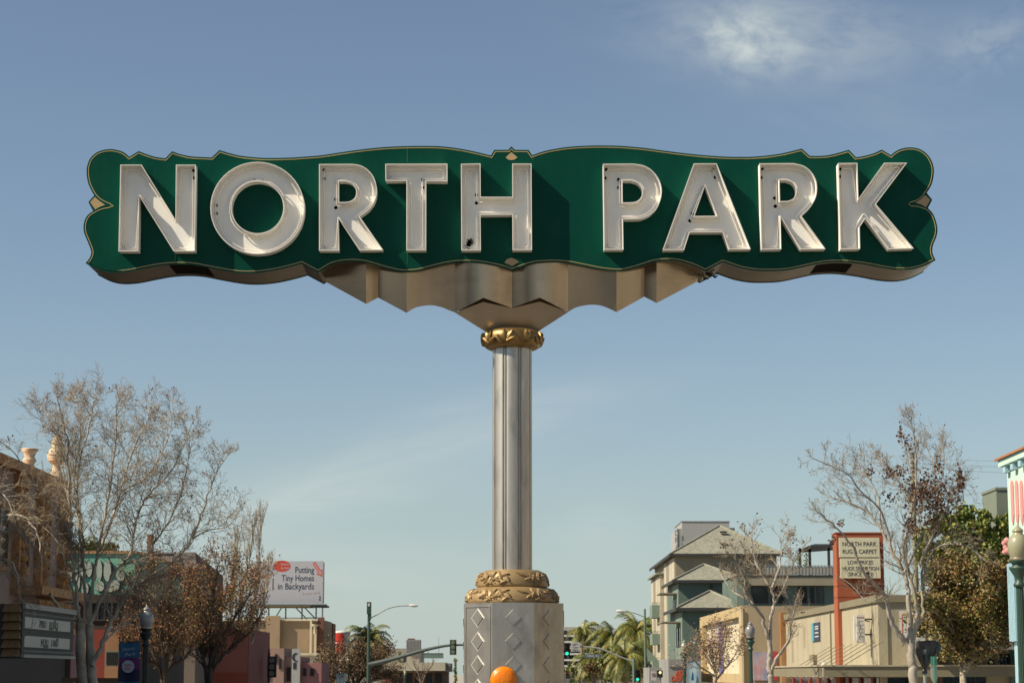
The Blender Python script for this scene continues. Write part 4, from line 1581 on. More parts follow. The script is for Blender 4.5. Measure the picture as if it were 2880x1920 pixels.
# flat-roofed volumes glimpsed through the trees
o = thing('grey_green_tower', 'plain grey-green stair tower above the trees beside the mint building', 'building', (24, 101, 0))
yy = 101
gg = stucco('grey_green_stucco', (0.17, 0.20, 0.155))
xw = GX(2820, yy)
MB().box(xw, xw + 5, yy, GY(2780, xw), 0.1, GZ(1377, yy)).build('wall', gg, o)
MB().box(xw - .05, xw + 5.05, yy - .05, GY(2780, xw) + .05, GZ(1377, yy), GZ(1377, yy) + .12).build('coping', gg, o)
o = thing('grey_house', 'grey two-storey house wall seen under the evergreen crown', 'building', (20, 92, 0))
yy = 110
MB().box(GX(2690, yy), GX(2830, yy), yy, yy + 6, 0.1, GZ(1520, yy)).build('wall', stucco('grey_stucco', (0.17, 0.165, 0.15)), o)
cam_window(o, 2772, 2812, 1560, 1600, yy)
cam_window(o, 2716, 2750, 1560, 1600, yy)

# ---- cream stucco building with the red pylon
XC = 14.2
yn, yfar = GY(2474, XC), GY(2213, XC)
o = thing('cream_building', 'cream stucco building with a rust-stained side and canopy hung on rods', 'building', (18, 90, 0))
cream = stucco('cream_stucco', (0.40, 0.355, 0.25), (0.16, 0.12, 0.08), 0.5, (1.2, 1.2, 0.28))
cap_m = stucco('olive_coping', (0.21, 0.185, 0.12))
zc1 = GZ(1672, yn)
MB().box(XC, XC + 12, yn, yfar, 0.1, zc1 - 0.28).build('wall', cream, o)
MB().box(XC - 0.10, XC + 12, yn - 0.10, yfar + .05, zc1 - 0.279, zc1).build('coping', cap_m, o)
# canopy
xcn, ycn = 11.75, yn - 2.0
zk1, zk0 = GZ(1873, ycn), GZ(1902, ycn)
MB().box(xcn, XC - .002, ycn, GY(2176, xcn), zk0, zk1).build('canopy', cap_m, o)
MB().box(XC - .002, XC + 9, ycn, yn - .002, zk0, zk1).build('canopy', cap_m, o)
MB().box(xcn - .05, XC + 9, ycn - .05, GY(2176, xcn) + .05, zk1, zk1 + .06).build('canopy_trim', cream, o)
y = ycn + 0.6
while y < GY(2176, xcn):
    MB().tube([(xcn + 0.9, y, zk1 + .06), (XC, y + 0.5, zk1 + 0.95)], 0.014, 5).build('rod', cap_m, o)
    y += 1.9
# dark shopfront with red piers under the canopy
MB().box(XC - 0.03, XC + .001, yn + .02, yfar, 0.14, zk0 - .05).build('shop_glass', glass_dark, o)
redm = mat('dark_red_paint', (0.22, 0.035, 0.02), rough=.6)
for k in range(9):
    yk = yn + 1.0 + k * 3.0
    MB().box(XC - 0.10, XC - .032, yk, yk + 0.5, 0.14, zk0 - .05).build('pier', redm, o)
MB().box(XC + .3, XC + 9, yn - .03, yn - .001, 0.14, zk0 - .05).build('shop_glass', glass_dark, o)
# framed white board on the side wall
x0, x1 = GX(2535, yn), GX(2604, yn)
z0, z1 = GZ(1801, yn), GZ(1717, yn)
bd = MB().box(x0, x1, yn - .05, yn - .001, z0, z1).build('notice_board', trim_white, o)
lp = [(x0 + .07, z0 + .08), (x1 - .07, z0 + .08), (x1 - .07, z1 - .14), (x0 + .07, z1 - .14)]
MB().prism([lp, inset(lp, .03)[::-1]], fxz, yn - .056, yn - .05).build('red_border', mat('red_paint', (0.45, 0.03, 0.03), rough=.5), bd)
MB().box(x1 - .002 + .01, GX(2660, yn), yn - .06, yn - .001, GZ(1801, yn), GZ(1788, yn)).build('ledge', trim_white, o)

# red pylon carrying the carpet shop's sign
o = thing('sign_pylon', 'tall brick-red pylon carrying two cream sign boxes above the cream building', 'pylon', (14.6, 89, 0))
brick_red = stucco('brick_red_paint', (0.33, 0.085, 0.035), (0.12, 0.04, 0.02), 0.4, (1, 1, .4))
yp = GY(2372, XC)
xa, xb = GX(2361, yp), GX(2494, yp)
MB().box(xa, xb, yp, yp + 1.1, 0.2, GZ(1499, yp)).build('pylon_wall', brick_red, o)
MB().box(xa - .03, xb + .03, yp - .03, yp + 1.13, GZ(1499, yp), GZ(1496, yp)).build('cap', brick_red, o)
for z in (GZ(1646, yp), GZ(1678, yp)):
    MB().box(xa - .008, xb, yp - .008, yp + 1.1, z - .02, z).build('joint', mat('red_joint', (0.14, .04, .02), rough=.9), o)
s = thing('shop_sign', 'pair of cream light boxes lettered NORTH PARK RUG & CARPET on the red pylon', 'sign', (GX(2420, yp), yp, 9))
box_face = mat('cream_acrylic', (0.62, 0.58, 0.42), (0.58, 0.54, 0.38), rough=0.35, scale=3, dirt=((0.35, 0.30, 0.2), .3, 3, (2, 1, .4)))
yb_ = yp - 0.40
u_, w_ = Vector((1, 0, 0)), Vector((0, 0, 1))
for (a, b, lines, tapered) in (((2361, 1511), (2475, 1566), (('NORTH PARK', 1535, 12.5, 97), ('RUG & CARPET', 1556, 12.0, 97)), 0),
                               ((2363, 1569), (2476, 1625), (('LOW PRICES', 1586, 11, 72), ('HUGE SELECTION', 1603, 11, 103), ('SINCE 1930', 1619, 11, 70)), 1)):
    x0, x1, z1, z0 = GX(a[0] + 8, yb_), GX(b[0] + 8, yb_), GZ(a[1], yb_), GZ(b[1], yb_)
    MB().box(x0 + .03, x1 - .03, yb_ + .02, yp - .002, z0 + .03, z1 - .03).build('sign_case', cap_m, s)
    fc = MB().box(x0, x1, yb_, yb_ + .08, z0, z1).build('sign_face', box_face, s)
    lt = MB()
    for (tx, py, h, w) in lines:
        xc = GX((a[0] + b[0]) / 2 + 8.5, yb_)
        lt.text(tx, (xc, yb_ - .002, GZ(py, yb_)), u_, w_, h * PXM(yb_), 0.004, offset=0.006, width=w * PXM(yb_))
    lt.build('lettering', letter_black, fc)
# small blade sign / fixture and blue poster on the street wall
s = thing('blade_sign', 'narrow white lettered blade sign with a lamp jutting from the cream wall', 'sign', (13.7, 87, 5))
yb2 = GY(2425, XC - .45)
x0, x1 = XC - .62, XC - .30
z1, z0 = GZ(1728, yb2), GZ(1807, yb2)
fc = MB().box(x0, x1, yb2, yb2 + .14, z0, z1).build('sign_face', trim_white, s)
st = MB()
for k in range(5):
    zz = z1 - .25 - k * .15
    st.box(x0 + .06, x1 - .06, yb2 - .006, yb2 - .001, zz, zz + .02)
    st.box(x0 + .08 + .05 * (k % 2), x0 + .11 + .05 * (k % 2), yb2 - .006, yb2 - .001, zz - .10, zz - .002)
st.build('lettering', metal_grey, fc)
MB().box(x0 + .02, x1 - .02, yb2 - .006, yb2 - .001, z1 - .12, z1 - .09).build('red_stripe', redm, fc)
for zb__ in (z1 - .2, z0 + .3):
    MB().box(XC - .30, XC, yb2 + .04, yb2 + .10, zb__, zb__ + .06).build('bracket', trim_dark, s)
lmp = MB()
lmp.tube([(XC, yb2 + .6, z1 - .25), (XC - .5, yb2 + .5, z1 - .15), (XC - .62, yb2 + .4, z1 - .1)], .025, 6)
lmp.lathe([(.02, .14), (.07, .1), (.09, 0), (.02, -.03)], (XC - .62, yb2 + .4, z1 - .2), 12)
lmp.build('lamp', trim_dark, s)
MB().box(XC - .7, XC - .52, yb2 + .15, yb2 + .35, z1 - 1.0, z1 - .05).build('metal_sleeve', trim_white, s)
s = thing('wall_poster', 'small dark blue poster with a cyan edge on the cream wall', 'poster', (XC, 98, 5))
ya, yb3 = GY(2307, XC - .05), GY(2291, XC - .05)
z0, z1 = GZ(1801, ya), GZ(1748, ya)
MB().box(XC - .05, XC - .001, ya, yb3, z0, z1).build('poster_panel', mat('navy', (0.03, 0.045, 0.09), rough=.5), s)
MB().box(XC - .06, XC - .001, yb3 + .001, GY(2285, XC - .05), z0, z1).build('cyan_edge', mat('cyan', (0.09, 0.38, 0.42), rough=.5), s)
tx = MB()
for k, yy_ in enumerate((0.25, 0.45, 0.66, 0.78)):
    tx.box(XC - .056, XC - .051, ya + .3, yb3 - .4, z0 + (z1 - z0) * (yy_ - .03), z0 + (z1 - z0) * (yy_ + .03))
tx.build('lettering', trim_white, s)

# ---- tan building with the framed cream panel
XT = 11.95
yn2 = GY(2087, XT)
o = thing('tan_building', 'tan building with a framed cream wall and a violet stripe next to the green apartments', 'building', (14, 118, 0))
tanm = stucco('tan_stucco', (0.46, 0.35, 0.18))
creamp = stucco('cream_panel', (0.60, 0.53, 0.38))
zt = GZ(1702, yn2)
yf2 = GY(1970, XT)
zl = GZ(1893, yn2)
MB().box(XT + .35, XT + 12, yn2 + .001, yf2, 0.1, zt - .02).build('wall', stucco('light_tan', (0.36, 0.29, 0.19)), o)
MB().box(XT, XT + .35, yn2, yf2, zt - .55, zt).build('frame_top', tanm, o)
MB().box(XT, XT + .349, yn2, yn2 + 1.2, zl, zt - .551).build('frame_side', tanm, o)
MB().box(XT, XT + .349, yf2 - 1.6, yf2, zl, zt - .551).build('frame_side', tanm, o)
MB().box(XT - .02, XT + .349, yn2, yf2, zl - .5, zl - .001).build('frame_base', tanm, o)
MB().box(XT + .30, XT + .345, yn2 + 1.21, yf2 - 1.61, zl, zt - .552).build('cream_panel', creamp, o)
violet = mat('violet_paint', (0.13, 0.12, 0.36), rough=.6)
ys = GY(2028, XT + .25)
MB().box(XT + .24, XT + .295, ys - 1.2, ys + 1.2, zl, zt - .553).build('violet_stripe', violet, o)
MB().box(XT + .05, XT + .34, yn2 + .01, yf2, 0.14, zl - .51).build('shop_glass', glass_dark, o)
yw = yn2 - .001
rust = stucco('rust_stain', (0.36, 0.17, 0.06), (0.5, 0.35, .2), 0.5)
MB().box(GX(2196, yw), GX(2212, yw), yw - .25, yw, .1, GZ(1722, yw)).build('rusty_pilaster', rust, o)
MB().box(GX(2086, yw), GX(2092, yw), yw - .10, yw, .1, GZ(1710, yw)).build('corner_strip', creamp, o)
s = thing('mural_banner', 'blue, red and white abstract mural banner on the tan side wall', 'banner', (GX(2147, yw), yw, 4))
nt_ = [mat('mural_blue', (0.07, 0.12, 0.30), rough=.5), mat('mural_red', (0.42, 0.05, 0.05), rough=.5), mat('mural_pale', (0.45, 0.42, 0.46), rough=.5), mat('mural_sky', (0.22, 0.42, 0.55), rough=.5)]
x0, x1, z0, z1 = GX(2119, yw), GX(2173, yw), GZ(1912, yw), GZ(1833, yw)
bk = MB().box(x0, x1, yw - .05, yw - .001, z0, z1).build('banner_cloth', mat('mural_print', (0.10, 0.15, 0.33), (0.50, 0.46, 0.48), rough=.5, scale=1.3, streak=(1, 1, .45), contrast=1.6, dirt=((0.42, 0.07, 0.07), 0.9, 1.0, (1.2, 1, .5))), s)
MB().box(x1 + .02, GX(2186, yw), yw - .04, yw - .001, z0, z1 + .05).build('red_strip', nt_[1], s)

# ---- green apartment complex with hipped shingle roofs
shingle = mat('shingle', (0.27, 0.265, 0.21), (0.18, 0.178, 0.14), rough=0.95, scale=3.5, contrast=2.2, bump=0.6, bscale=5)
apt_beige = stucco('apartment_beige', (0.26, 0.235, 0.17))
apt_cream = stucco('apartment_cream', (0.46, 0.42, 0.32))
apt_teal = stucco('apartment_teal', (0.105, 0.150, 0.126), (0.05, .08, .07), .3)
apt_teal2 = stucco('apartment_pale_teal', (0.17, 0.23, 0.19), (0.1, .13, .11), .3)
o = thing('apartment_building', 'four-storey green and beige apartment building with three hipped shingle roofs', 'building', (18, 165, 0))


def hip(Y, x0, x1, ze, px_, pz, depth, over=0.45):
    """a roof whose slope towards the camera is a triangle with its top at (px_, pz)"""
    a, b_ = Vector((x0 - over, Y - over, ze)), Vector((x1 + over, Y - over, ze))
    c, d = Vector((x1 + over, Y + depth, ze)), Vector((x0 - over, Y + depth, ze))
    dd = min(depth * .45, 5.5)
    t0, t1 = Vector((px_, Y + dd, pz)), Vector((px_, Y + depth - dd, pz))
    r = MB()
    r.add([a, b_, t0], [(0, 1, 2)])
    r.add([b_, c, t1, t0], [(0, 1, 2, 3)])
    r.add([d, a, t0, t1], [(0, 1, 2, 3)])
    r.add([c, d, t1], [(0, 1, 2)])
    r.add([a, b_, c, d], [(3, 2, 1, 0)])
    rf = r.build('roof', shingle, o)
    e = MB()
    e.box(x0 - over - .04, x1 + over + .04, Y - over - .08, Y - over - .002, ze - .2, ze + .03)
    e.box(x0 - over - .08, x0 - over - .002, Y - over, Y + depth, ze - .2, ze + .03)
    e.build('gutter', trim_dark, rf)
    for (p, q) in ((a, t0), (b_, t0)):
        MB().tube([p + Vector((0, 0, .03)), q + Vector((0, 0, .03))], .10, 5).build('ridge_cap', shingle, rf)
    return rf, a, b_, t0


def peak(pxx, py, Y, dep):
    yy = Y + min(dep * .45, 5.5)
    return GX(pxx, yy), GZ(py, yy)


# tallest wing
Ya = 180
x0, x1 = GX(1903, Ya), GX(2190, Ya)
ze = GZ(1557, Ya - .4)
pkx, pkz = peak(2030, 1478, Ya, 26)
rf, a_, b_, t_ = hip(Ya, x0, x1, ze, pkx, pkz, 26)
MB().box(x0, x1, Ya, Ya + 26, .1, ze - .02).build('wall', apt_beige, o)
for (px_, py_) in ((2034, 1496), (2036, 1530)):
    yy = Ya - .45 + (GZ(py_, Ya + 2) - ze) / (pkz - ze) * 5.9
    c = P(px_, py_, yy - .1)
    MB().box(c.x - .28, c.x + .28, c.y - .35, c.y + .1, c.z - .06, c.z + .08).build('roof_vent', trim_dark, rf)
MB().box(GX(2086, Ya + 8), GX(2094, Ya + 8), Ya + 8, Ya + 8.4, GZ(1520, Ya + 8), GZ(1500, Ya + 8)).build('chimney', trim_white, o)
# stepped street side: cream boards with dark joints between them
yedge = [Ya + .02 + k * 3.1 for k in range(9)]
for k in range(8):
    off = 0.0 if k < 4 else 0.35
    m_ = apt_cream if k % 4 != 2 else apt_beige
    ztop_ = ze - .25 if k < 4 else ze - 1.15
    MB().box(x0 - .10 - off, x0 - .001, yedge[k] + .12, yedge[k + 1] - .12, .1, ztop_).build('wall_board', m_, o)
    if k >= 4:
        MB().box(x0 - .8, x0 + 3, yedge[k] - .02, yedge[k + 1] - .02, ze - 1.1, ze - .95).build('eave', shingle, o)
# two lower teal wings
for (Yb, pa, pb, py_e, pk, dep) in ((166, 1912, 2092, 1631, (1984, 1587), 12), (152, 1922, 2085, 1709, (2000, 1662), 12)):
    x0, x1 = GX(pa, Yb), GX(pb, Yb)
    ze = GZ(py_e, Yb - .4)
    kx, kz = peak(pk[0], pk[1], Yb, dep)
    hip(Yb, x0, x1, ze, kx, kz, dep)
    MB().box(x0, x1, Yb, Yb + dep, .1, ze - .02).build('wall', apt_teal, o)
    MB().box(x0 - .06, x0 - .001, Yb, Yb + 6.0, .1, ze - .25).build('pale_corner', apt_teal2, o)
    k = 0
    z = ze - 1.0
    while z > 2.5:
        side_window(o, Yb + 1.2, Yb + 2.6, z - 1.7, z - .25, x0 - .061, -1)
        side_window(o, Yb + 3.3, Yb + 4.9, z - 1.7, z - .25, x0 - .061, -1)
        if Yb == 152 or k == 0:
            MB().box(x0 - 1.4, x0 - .08, Yb + 1.0, Yb + 5.2, z + .02, z + .10).build('awning', apt_beige, o)
        z -= 2.75
        k += 1
    MB().box(GX(2000, Yb), GX(2007, Yb), Yb - .12, Yb - .001, .1, ze - .3).build('downpipe', trim_dark, o) if Yb == 166 else None
# balconies over the street
Yc = 193
for (py0, py1) in ((1700, 1736), (1781, 1812), (1855, 1885)):
    xx0, xx1 = GX(1836, Yc), GX(1900, Yc)
    bl = MB()
    bl.box(xx0, xx1, Yc, Yc + 3.5, GZ(py1, Yc), GZ(py1, Yc) + .15)
    bl.box(xx0, xx1, Yc, Yc + .12, GZ(py1, Yc) + .151, GZ(py0, Yc))
    bl.box(xx0, xx0 + .12, Yc + .121, Yc + 3.5, GZ(py1, Yc) + .151, GZ(py0, Yc))
    bo = bl.build('balcony', apt_teal2, o)
    r = MB()
    r.box(xx0, xx1, Yc + .02, Yc + .08, GZ(py0, Yc) + .16, GZ(py0, Yc) + .20)
    for k in range(6):
        x = xx0 + (xx1 - xx0 - .06) * k / 5
        r.box(x, x + .04, Yc + .03, Yc + .07, GZ(py0, Yc) + .001, GZ(py0, Yc) + .16)
    r.build('railing', trim_dark, bo)
MB().add([P(1815, 1815, 188), P(1850, 1855, 188), P(1850, 1855, 192), P(1815, 1815, 192), P(1822, 1860, 188), P(1822, 1860, 192)],
         [(0, 1, 4), (0, 3, 2, 1), (3, 5, 2), (0, 4, 5, 3), (4, 1, 2, 5)]).build('stair_canopy', apt_teal2, o)
# upper terrace and glazed teal storey to the right
Yd = 150
xa, xb = GX(2075, Yd), GX(2372, Yd)
MB().box(xa, xb, Yd, Yd + 10, .1, GZ(1618, Yd)).build('wall', apt_teal, o)
MB().box(xa, xb, Yd - .5, Yd + .001, GZ(1646, Yd), GZ(1622, Yd)).build('awning_band', apt_beige, o)
MB().box(xa, xb, Yd - .55, Yd + 10, GZ(1621, Yd), GZ(1617, Yd)).build('roof_slab', trim_dark, o)
for (a, b) in ((2118, 2165), (2172, 2210), (2250, 2275), (2282, 2296), (2302, 2322)):
    cam_window(o, a, b, 1648, 1697, Yd - .01, glass=glass_dark)
MB().box(GX(2072, Yd), GX(2092, Yd), Yd - .8, Yd - .551, .1, GZ(1622, Yd)).build('pale_corner', apt_teal2, o)
rg_ = MB()
for k in range(24):
    x = xa + 2 + (xb - xa - 2) * k / 23
    rg_.box(x - .03, x + .03, Yd - .4, Yd - .34, GZ(1617, Yd), GZ(1592, Yd))
rg_.box(xa + 2, xb, Yd - .42, Yd - .32, GZ(1592, Yd), GZ(1590, Yd))
rgo = rg_.build('railing', metal_grey, o)
MB().box(xa + 2.05, xb, Yd - .38, Yd - .36, GZ(1616, Yd), GZ(1594, Yd)).build('screen', mat('frosted_screen', (0.30, 0.29, 0.26), rough=.6), rgo)
pg = MB()
Ye = Yd + 3
for px_ in (2257, 2285, 2339):
    MB().box(GX(px_, Ye) - .09, GX(px_, Ye) + .09, Ye, Ye + .18, GZ(1618, Ye), GZ(1540, Ye)).build('pergola_post', trim_dark, o)
pl = [P(2240, 1548, Ye), P(2280, 1532, Ye), P(2352, 1532, Ye), P(2352, 1546, Ye), P(2258, 1553, Ye)]
MB().add([tuple(p) for p in pl] + [(p.x + .8, p.y + 3.5, p.z + .3) for p in pl], [(0, 1, 2, 3, 4), (9, 8, 7, 6, 5)] + [(i, (i + 1) % 5, 5 + (i + 1) % 5, 5 + i) for i in range(5)]).build('pergola_roof', trim_dark, o)
pl_ = MB()
for px_ in (2247, 2267):
    leaf_cards(pl_, [P(px_, 1575, Ye - .3), P(px_ + 1, 1590, Ye - .3), P(px_, 1560, Ye - .3)], random.Random(px_), .18, 14, .12)
pl_.build('hanging_plant', leaf_ficus, o, kind='stuff')

# ---- far grey block with a vertical sign
Yg = 330
o = thing('grey_block', 'distant grey blank-walled block rising behind the shingle roofs', 'building', (GX(1990, Yg), Yg, 0))
greyb = mat('hazed_grey_render', (0.30, 0.305, 0.305), (0.285, 0.29, 0.29), rough=.95, scale=.2)  # grey made paler, the haze of distance is in the colour
MB().box(GX(1923, Yg), GX(2058, Yg), Yg, Yg + 15, 0, GZ(1466, Yg)).build('wall', greyb, o)
MB().box(GX(1911, Yg), GX(1923, Yg) - .01, Yg + .5, Yg + 14, 0, GZ(1485, Yg)).build('wall', greyb, o)
MB().box(GX(2058, Yg) + .01, GX(2074, Yg), Yg + .5, Yg + 14, 0, GZ(1483, Yg)).build('wall', greyb, o)
MB().box(GX(1923, Yg) - .1, GX(2058, Yg) + .1, Yg - .1, Yg + 15, GZ(1466, Yg), GZ(1464.5, Yg)).build('coping', metal_grey, o)
sv = thing('vertical_sign', 'faint vertical letters D R A hanging on the edge of the distant grey block', 'sign', (GX(1903, Yg), Yg, 20))
for (ch, py) in (('D', 1506), ('R', 1526), ('A', 1546)):
    c = P(1903, py, Yg)
    MB().text(ch, c, u_, w_, 15.5 * PXM(Yg), .3, offset=.035, width=10 * PXM(Yg)).build('letter', mat('grey_letter', (0.24, 0.265, 0.265), rough=.8), sv, label='letter ' + ch)
MB().box(GX(1909, Yg), GX(1911, Yg), Yg + .4, Yg + .9, GZ(1560, Yg), GZ(1485, Yg)).build('sign_spine', greyb, sv)

# ---- far apartment block behind the palms
Yh = 420
o = thing('terraced_block', 'far white apartment block with rows of balconies behind the palms', 'building', (GX(1640, Yh), Yh, 0))
MB().box(GX(1560, Yh), GX(1705, Yh), Yh, Yh + 20, 0, GZ(1762, Yh)).build('wall', mat('white_render', (0.36, 0.35, 0.31), rough=.9), o)
for r_ in range(7):
    z1, z0 = GZ(1772 + 17 * r_, Yh), GZ(1783 + 17 * r_, Yh)
    for k in range(8):
        a = 1562 + k * 18
        MB().box(GX(a + 2, Yh), GX(a + 15, Yh), Yh - .15, Yh - .001, z0, z1).build('window', glass_dark, o)
    MB().box(GX(1560, Yh), GX(1705, Yh), Yh - 1.2, Yh - .16, z0 - .45, z0 - .1).build('balcony_slab', trim_white, o)

# ---- grey shop with orange lettering and street-level clutter on the right
Yk = 128
o = thing('grey_shop', 'grey shopfront with big orange lettering below the green apartments', 'building', (GX(1900, Yk), Yk, 0))
gsh = stucco('shop_grey', (0.26, 0.26, 0.25))
MB().box(GX(1880, Yk), GX(1972, Yk), Yk, Yk + 8, .1, GZ(1852, Yk)).build('wall', gsh, o)
MB().box(GX(1882, Yk), GX(1926, Yk), Yk - .08, Yk - .001, GZ(1874, Yk), GZ(1854, Yk)).build('louvre', metal_grey, o)
MB().box(GX(1826, Yk + 6), GX(1880, Yk + 6), Yk + 6, Yk + 12, .1, GZ(1876, Yk + 6)).build('wall', gsh, o)
ol = MB()
ol.text('ADI', (GX(1913, Yk), Yk - .002, GZ(1898, Yk)), u_, w_, 14 * PXM(Yk), .03, offset=.02, width=27 * PXM(Yk))
ol.text('DEF', (GX(1903, Yk), Yk - .002, GZ(1914, Yk)), u_, w_, 14 * PXM(Yk), .03, offset=.02, width=31 * PXM(Yk))
ol.build('lettering', mat('orange_lettering', (0.62, 0.09, 0.02), rough=.5), o)

# ---- low houses/shops that close the street far away
far_specs = [(-60, -22, 520, 9, (0.30, 0.27, 0.22), 'far pale building closing the street on the left'),
             (14, 40, 560, 10, (0.27, 0.22, 0.17), 'far tan building closing the street on the right'),
             (-18, 12, 900, 7, (0.25, 0.26, 0.22), 'farthest low grey-green building at the end of the street')]
for (xa, xb, Yf, h, c, lab) in far_specs:
    o = thing('far_building', lab, 'building', ((xa + xb) / 2, Yf, 0))
    MB().box(xa, xb, Yf, Yf + 20, 0, h).build('wall', mat('far_' + lab[:12], c, rough=.9), o)
    for k in range(6):
        x = xa + (xb - xa) * (k + .5) / 6
        MB().box(x - 1, x + 1, Yf - .1, Yf - .001, h - 3.2, h - 1.4).build('window', glass_dark, o)

# ================================================================ left side
XL = -14.0
# theatre
yE = GY(162, XL)
o = thing('theatre', 'ornate brown theatre facade in shade with a parapet of scrollwork', 'building', (XL - 5, 55, 0))
th_st = stucco('theatre_plaster', (0.34, 0.235, 0.19), (0.08, .05, .04), .4)
orna = mat('ornate_terracotta', (0.60, 0.31, 0.12), (0.28, 0.135, 0.05), rough=.8, scale=5, contrast=1.5, bump=1.0, bscale=9)
zR = GZ(1347, yE) - 0.40
MB().box(XL - 12, XL, 34, yE, .1, zR).build('wall', th_st, o)
MB().box(XL - 12, XL + .25, 34, yE + .05, zR, zR + .28).build('cornice', orna, o)
for (pa, pb) in ((150, 161), (84, 102), (20, 36)):
    y1_, y0_ = GY(pb, XL), GY(pa, XL)
    z = MB().box(XL, XL + .22, y0_, y1_, 5.2, zR - .001).build('pilaster', orna, o)
    for k in range(9):
        zz = 5.4 + k * (zR - 5.6) / 9
        q = MB()
        q.lathe([(.01, 0), (.16, .05), (.20, .16), (.12, .3), (.01, .34)], (XL + .22, (y0_ + y1_) / 2, zz), 8)
        q.build('boss', orna, z)
for k in range(3):
    ya_ = GY(64 - k * 60, XL)
    side_window(o, ya_ - 1.0, ya_ + .2, 5.8, 7.6, XL, 1, frame=orna, fr=.12)
side_window(o, GY(118, XL) - .6, GY(118, XL) + .5, 5.9, 7.7, XL, 1, frame=orna, fr=.12)
bc = MB().box(XL, XL + .8, GY(30, XL), yE - .3, 5.2, 5.45).build('balcony', orna, o)
nb = 26
for k in range(nb):
    y = GY(30, XL) + .1 + (yE - .5 - GY(30, XL)) * k / nb
    MB().lathe([(.03, 0), (.06, .2), (.03, .45), (.05, .7)], (XL + .72, y, 4.35), 6).build('baluster', orna, bc)
MB().box(XL, XL + .8, GY(30, XL), yE - .3, 4.15, 4.34).build('balcony_base', orna, o)
lower = mat('shaded_shopfront', (0.012, 0.010, 0.009), (0.035, 0.02, 0.013), rough=.7, scale=1)  # near-black base has the street-level shade put into it
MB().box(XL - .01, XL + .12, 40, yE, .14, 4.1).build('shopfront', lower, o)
# finials on the parapet
fin_m = mat('finial_plaster', (0.66, 0.53, 0.38), (0.48, 0.35, 0.23), rough=.85, scale=6, bump=.5, bscale=20)
yF = GY(140, XL)
c = P(140, 1331, yF)
pp = PXM(yF)
prof = [(22, -26), (22, -8), (17, -6), (17, 6), (12, 8), (14, 16), (11, 22), (20, 32), (27, 42), (27.5, 52), (22, 66), (17, 74), (15, 90), (12, 100), (6, 112), (3, 117), (1, 120)]
fo = thing('cone_finial', 'tall spiral cone finial on the theatre parapet, lit by the sun', 'finial', (XL, yF, zR + .28))
MB().lathe([(r * pp, z * pp) for r, z in prof], (XL, yF, c.z), 20).build('cone', fin_m, fo)
for k in range(5):
    z = 36 + k * 15
    r = (24, 27, 18, 15, 12)[k]
    MB().lathe([(r * pp, (z - 1) * pp), ((r + 2.5) * pp, (z + 1) * pp), (r * pp, (z + 3) * pp)], (XL, yF, c.z), 20).build('band', fin_m, fo)
yF = GY(62, XL)
c = P(62, 1312, yF)
fo = thing('vase_finial', 'flared vase finial on the theatre parapet, left of the cone finial', 'finial', (XL, yF, zR + .28))
MB().lathe([(r * PXM(yF), z * PXM(yF)) for r, z in [(24, -24), (24, -4), (16, 0), (13, 8), (20, 16), (18, 22), (14, 28), (18, 40), (26, 50), (22, 52), (3, 48)]], (XL, yF, c.z), 18).build('vase', fin_m, fo)

# marquee
YM0, YM1 = GY(58, -11.0), GY(203, -11.0)
mq = thing('marquee', 'dark grey theatre marquee with two white letterboards and a tan shingled end', 'marquee', (-11.5, 51, 4))
mgrey = mat('marquee_grey', (0.050, 0.049, 0.044), rough=.7)
zt_, zb_ = GZ(1697, YM0), GZ(1845, YM0)
MB().box(-13.9, -11.0, YM0, YM1, zb_, zt_).build('box', mgrey, mq)
MB().box(-11.0, -10.93, YM0 - .02, YM1 + .02, zt_ - .1, zt_ + .02).build('top_moulding', metal_grey, mq)
MB().box(-11.0, -10.93, YM0 - .02, YM1 + .02, zb_ - .02, zb_ + .05).build('bottom_moulding', metal_grey, mq)
board = mat('letterboard', (0.36, 0.37, 0.34), (0.31, 0.32, 0.29), rough=.4, scale=1.5)
rsb = random.Random(12)
for (pa, pb, a0, a1) in ((1733, 1765, .30, .75), (1786, 1818, .34, .70)):
    ya, yb_ = GY(62, -11.0), GY(190, -11.0)
    z1, z0 = GZ(pa, ya), GZ(pb, ya)
    bd = MB().box(-11.0, -10.97, ya, yb_, z0, z1).build('letterboard', board, mq)
    lt = MB()
    y = ya + (yb_ - ya) * a0
    while y < ya + (yb_ - ya) * a1:
        w = rsb.choice((.16, .20, .22))
        if rsb.random() < .82:
            for (s0, s1) in ((0, .045), (w - .045, w)):
                lt.box(-10.97, -10.963, y + s0, y + s1, z0 + .04, z1 - .05)
            if rsb.random() < .7:
                zz = z0 + (z1 - z0) * rsb.choice((.15, .5, .85))
                lt.box(-10.97, -10.962, y, y + w, zz - .03, zz + .03)
        y += w + .07
    lt.build('lettering', mat('board_lettering', (0.05, 0.055, 0.045), rough=.6), bd)
for z in (GZ(1722, YM0), GZ(1829, YM0)):
    for k in range(26):
        y = YM0 + .2 + (YM1 - YM0 - .4) * k / 25
        MB().lathe([(.02, -.02), (.02, .02)], (-10.985, y, z), 6).build('bulb', board, mq)
shak = mat('wood_shakes', (0.24, 0.15, 0.065), (0.17, 0.10, 0.04), rough=.85, scale=4, streak=(3, 3, .5), contrast=1.5)
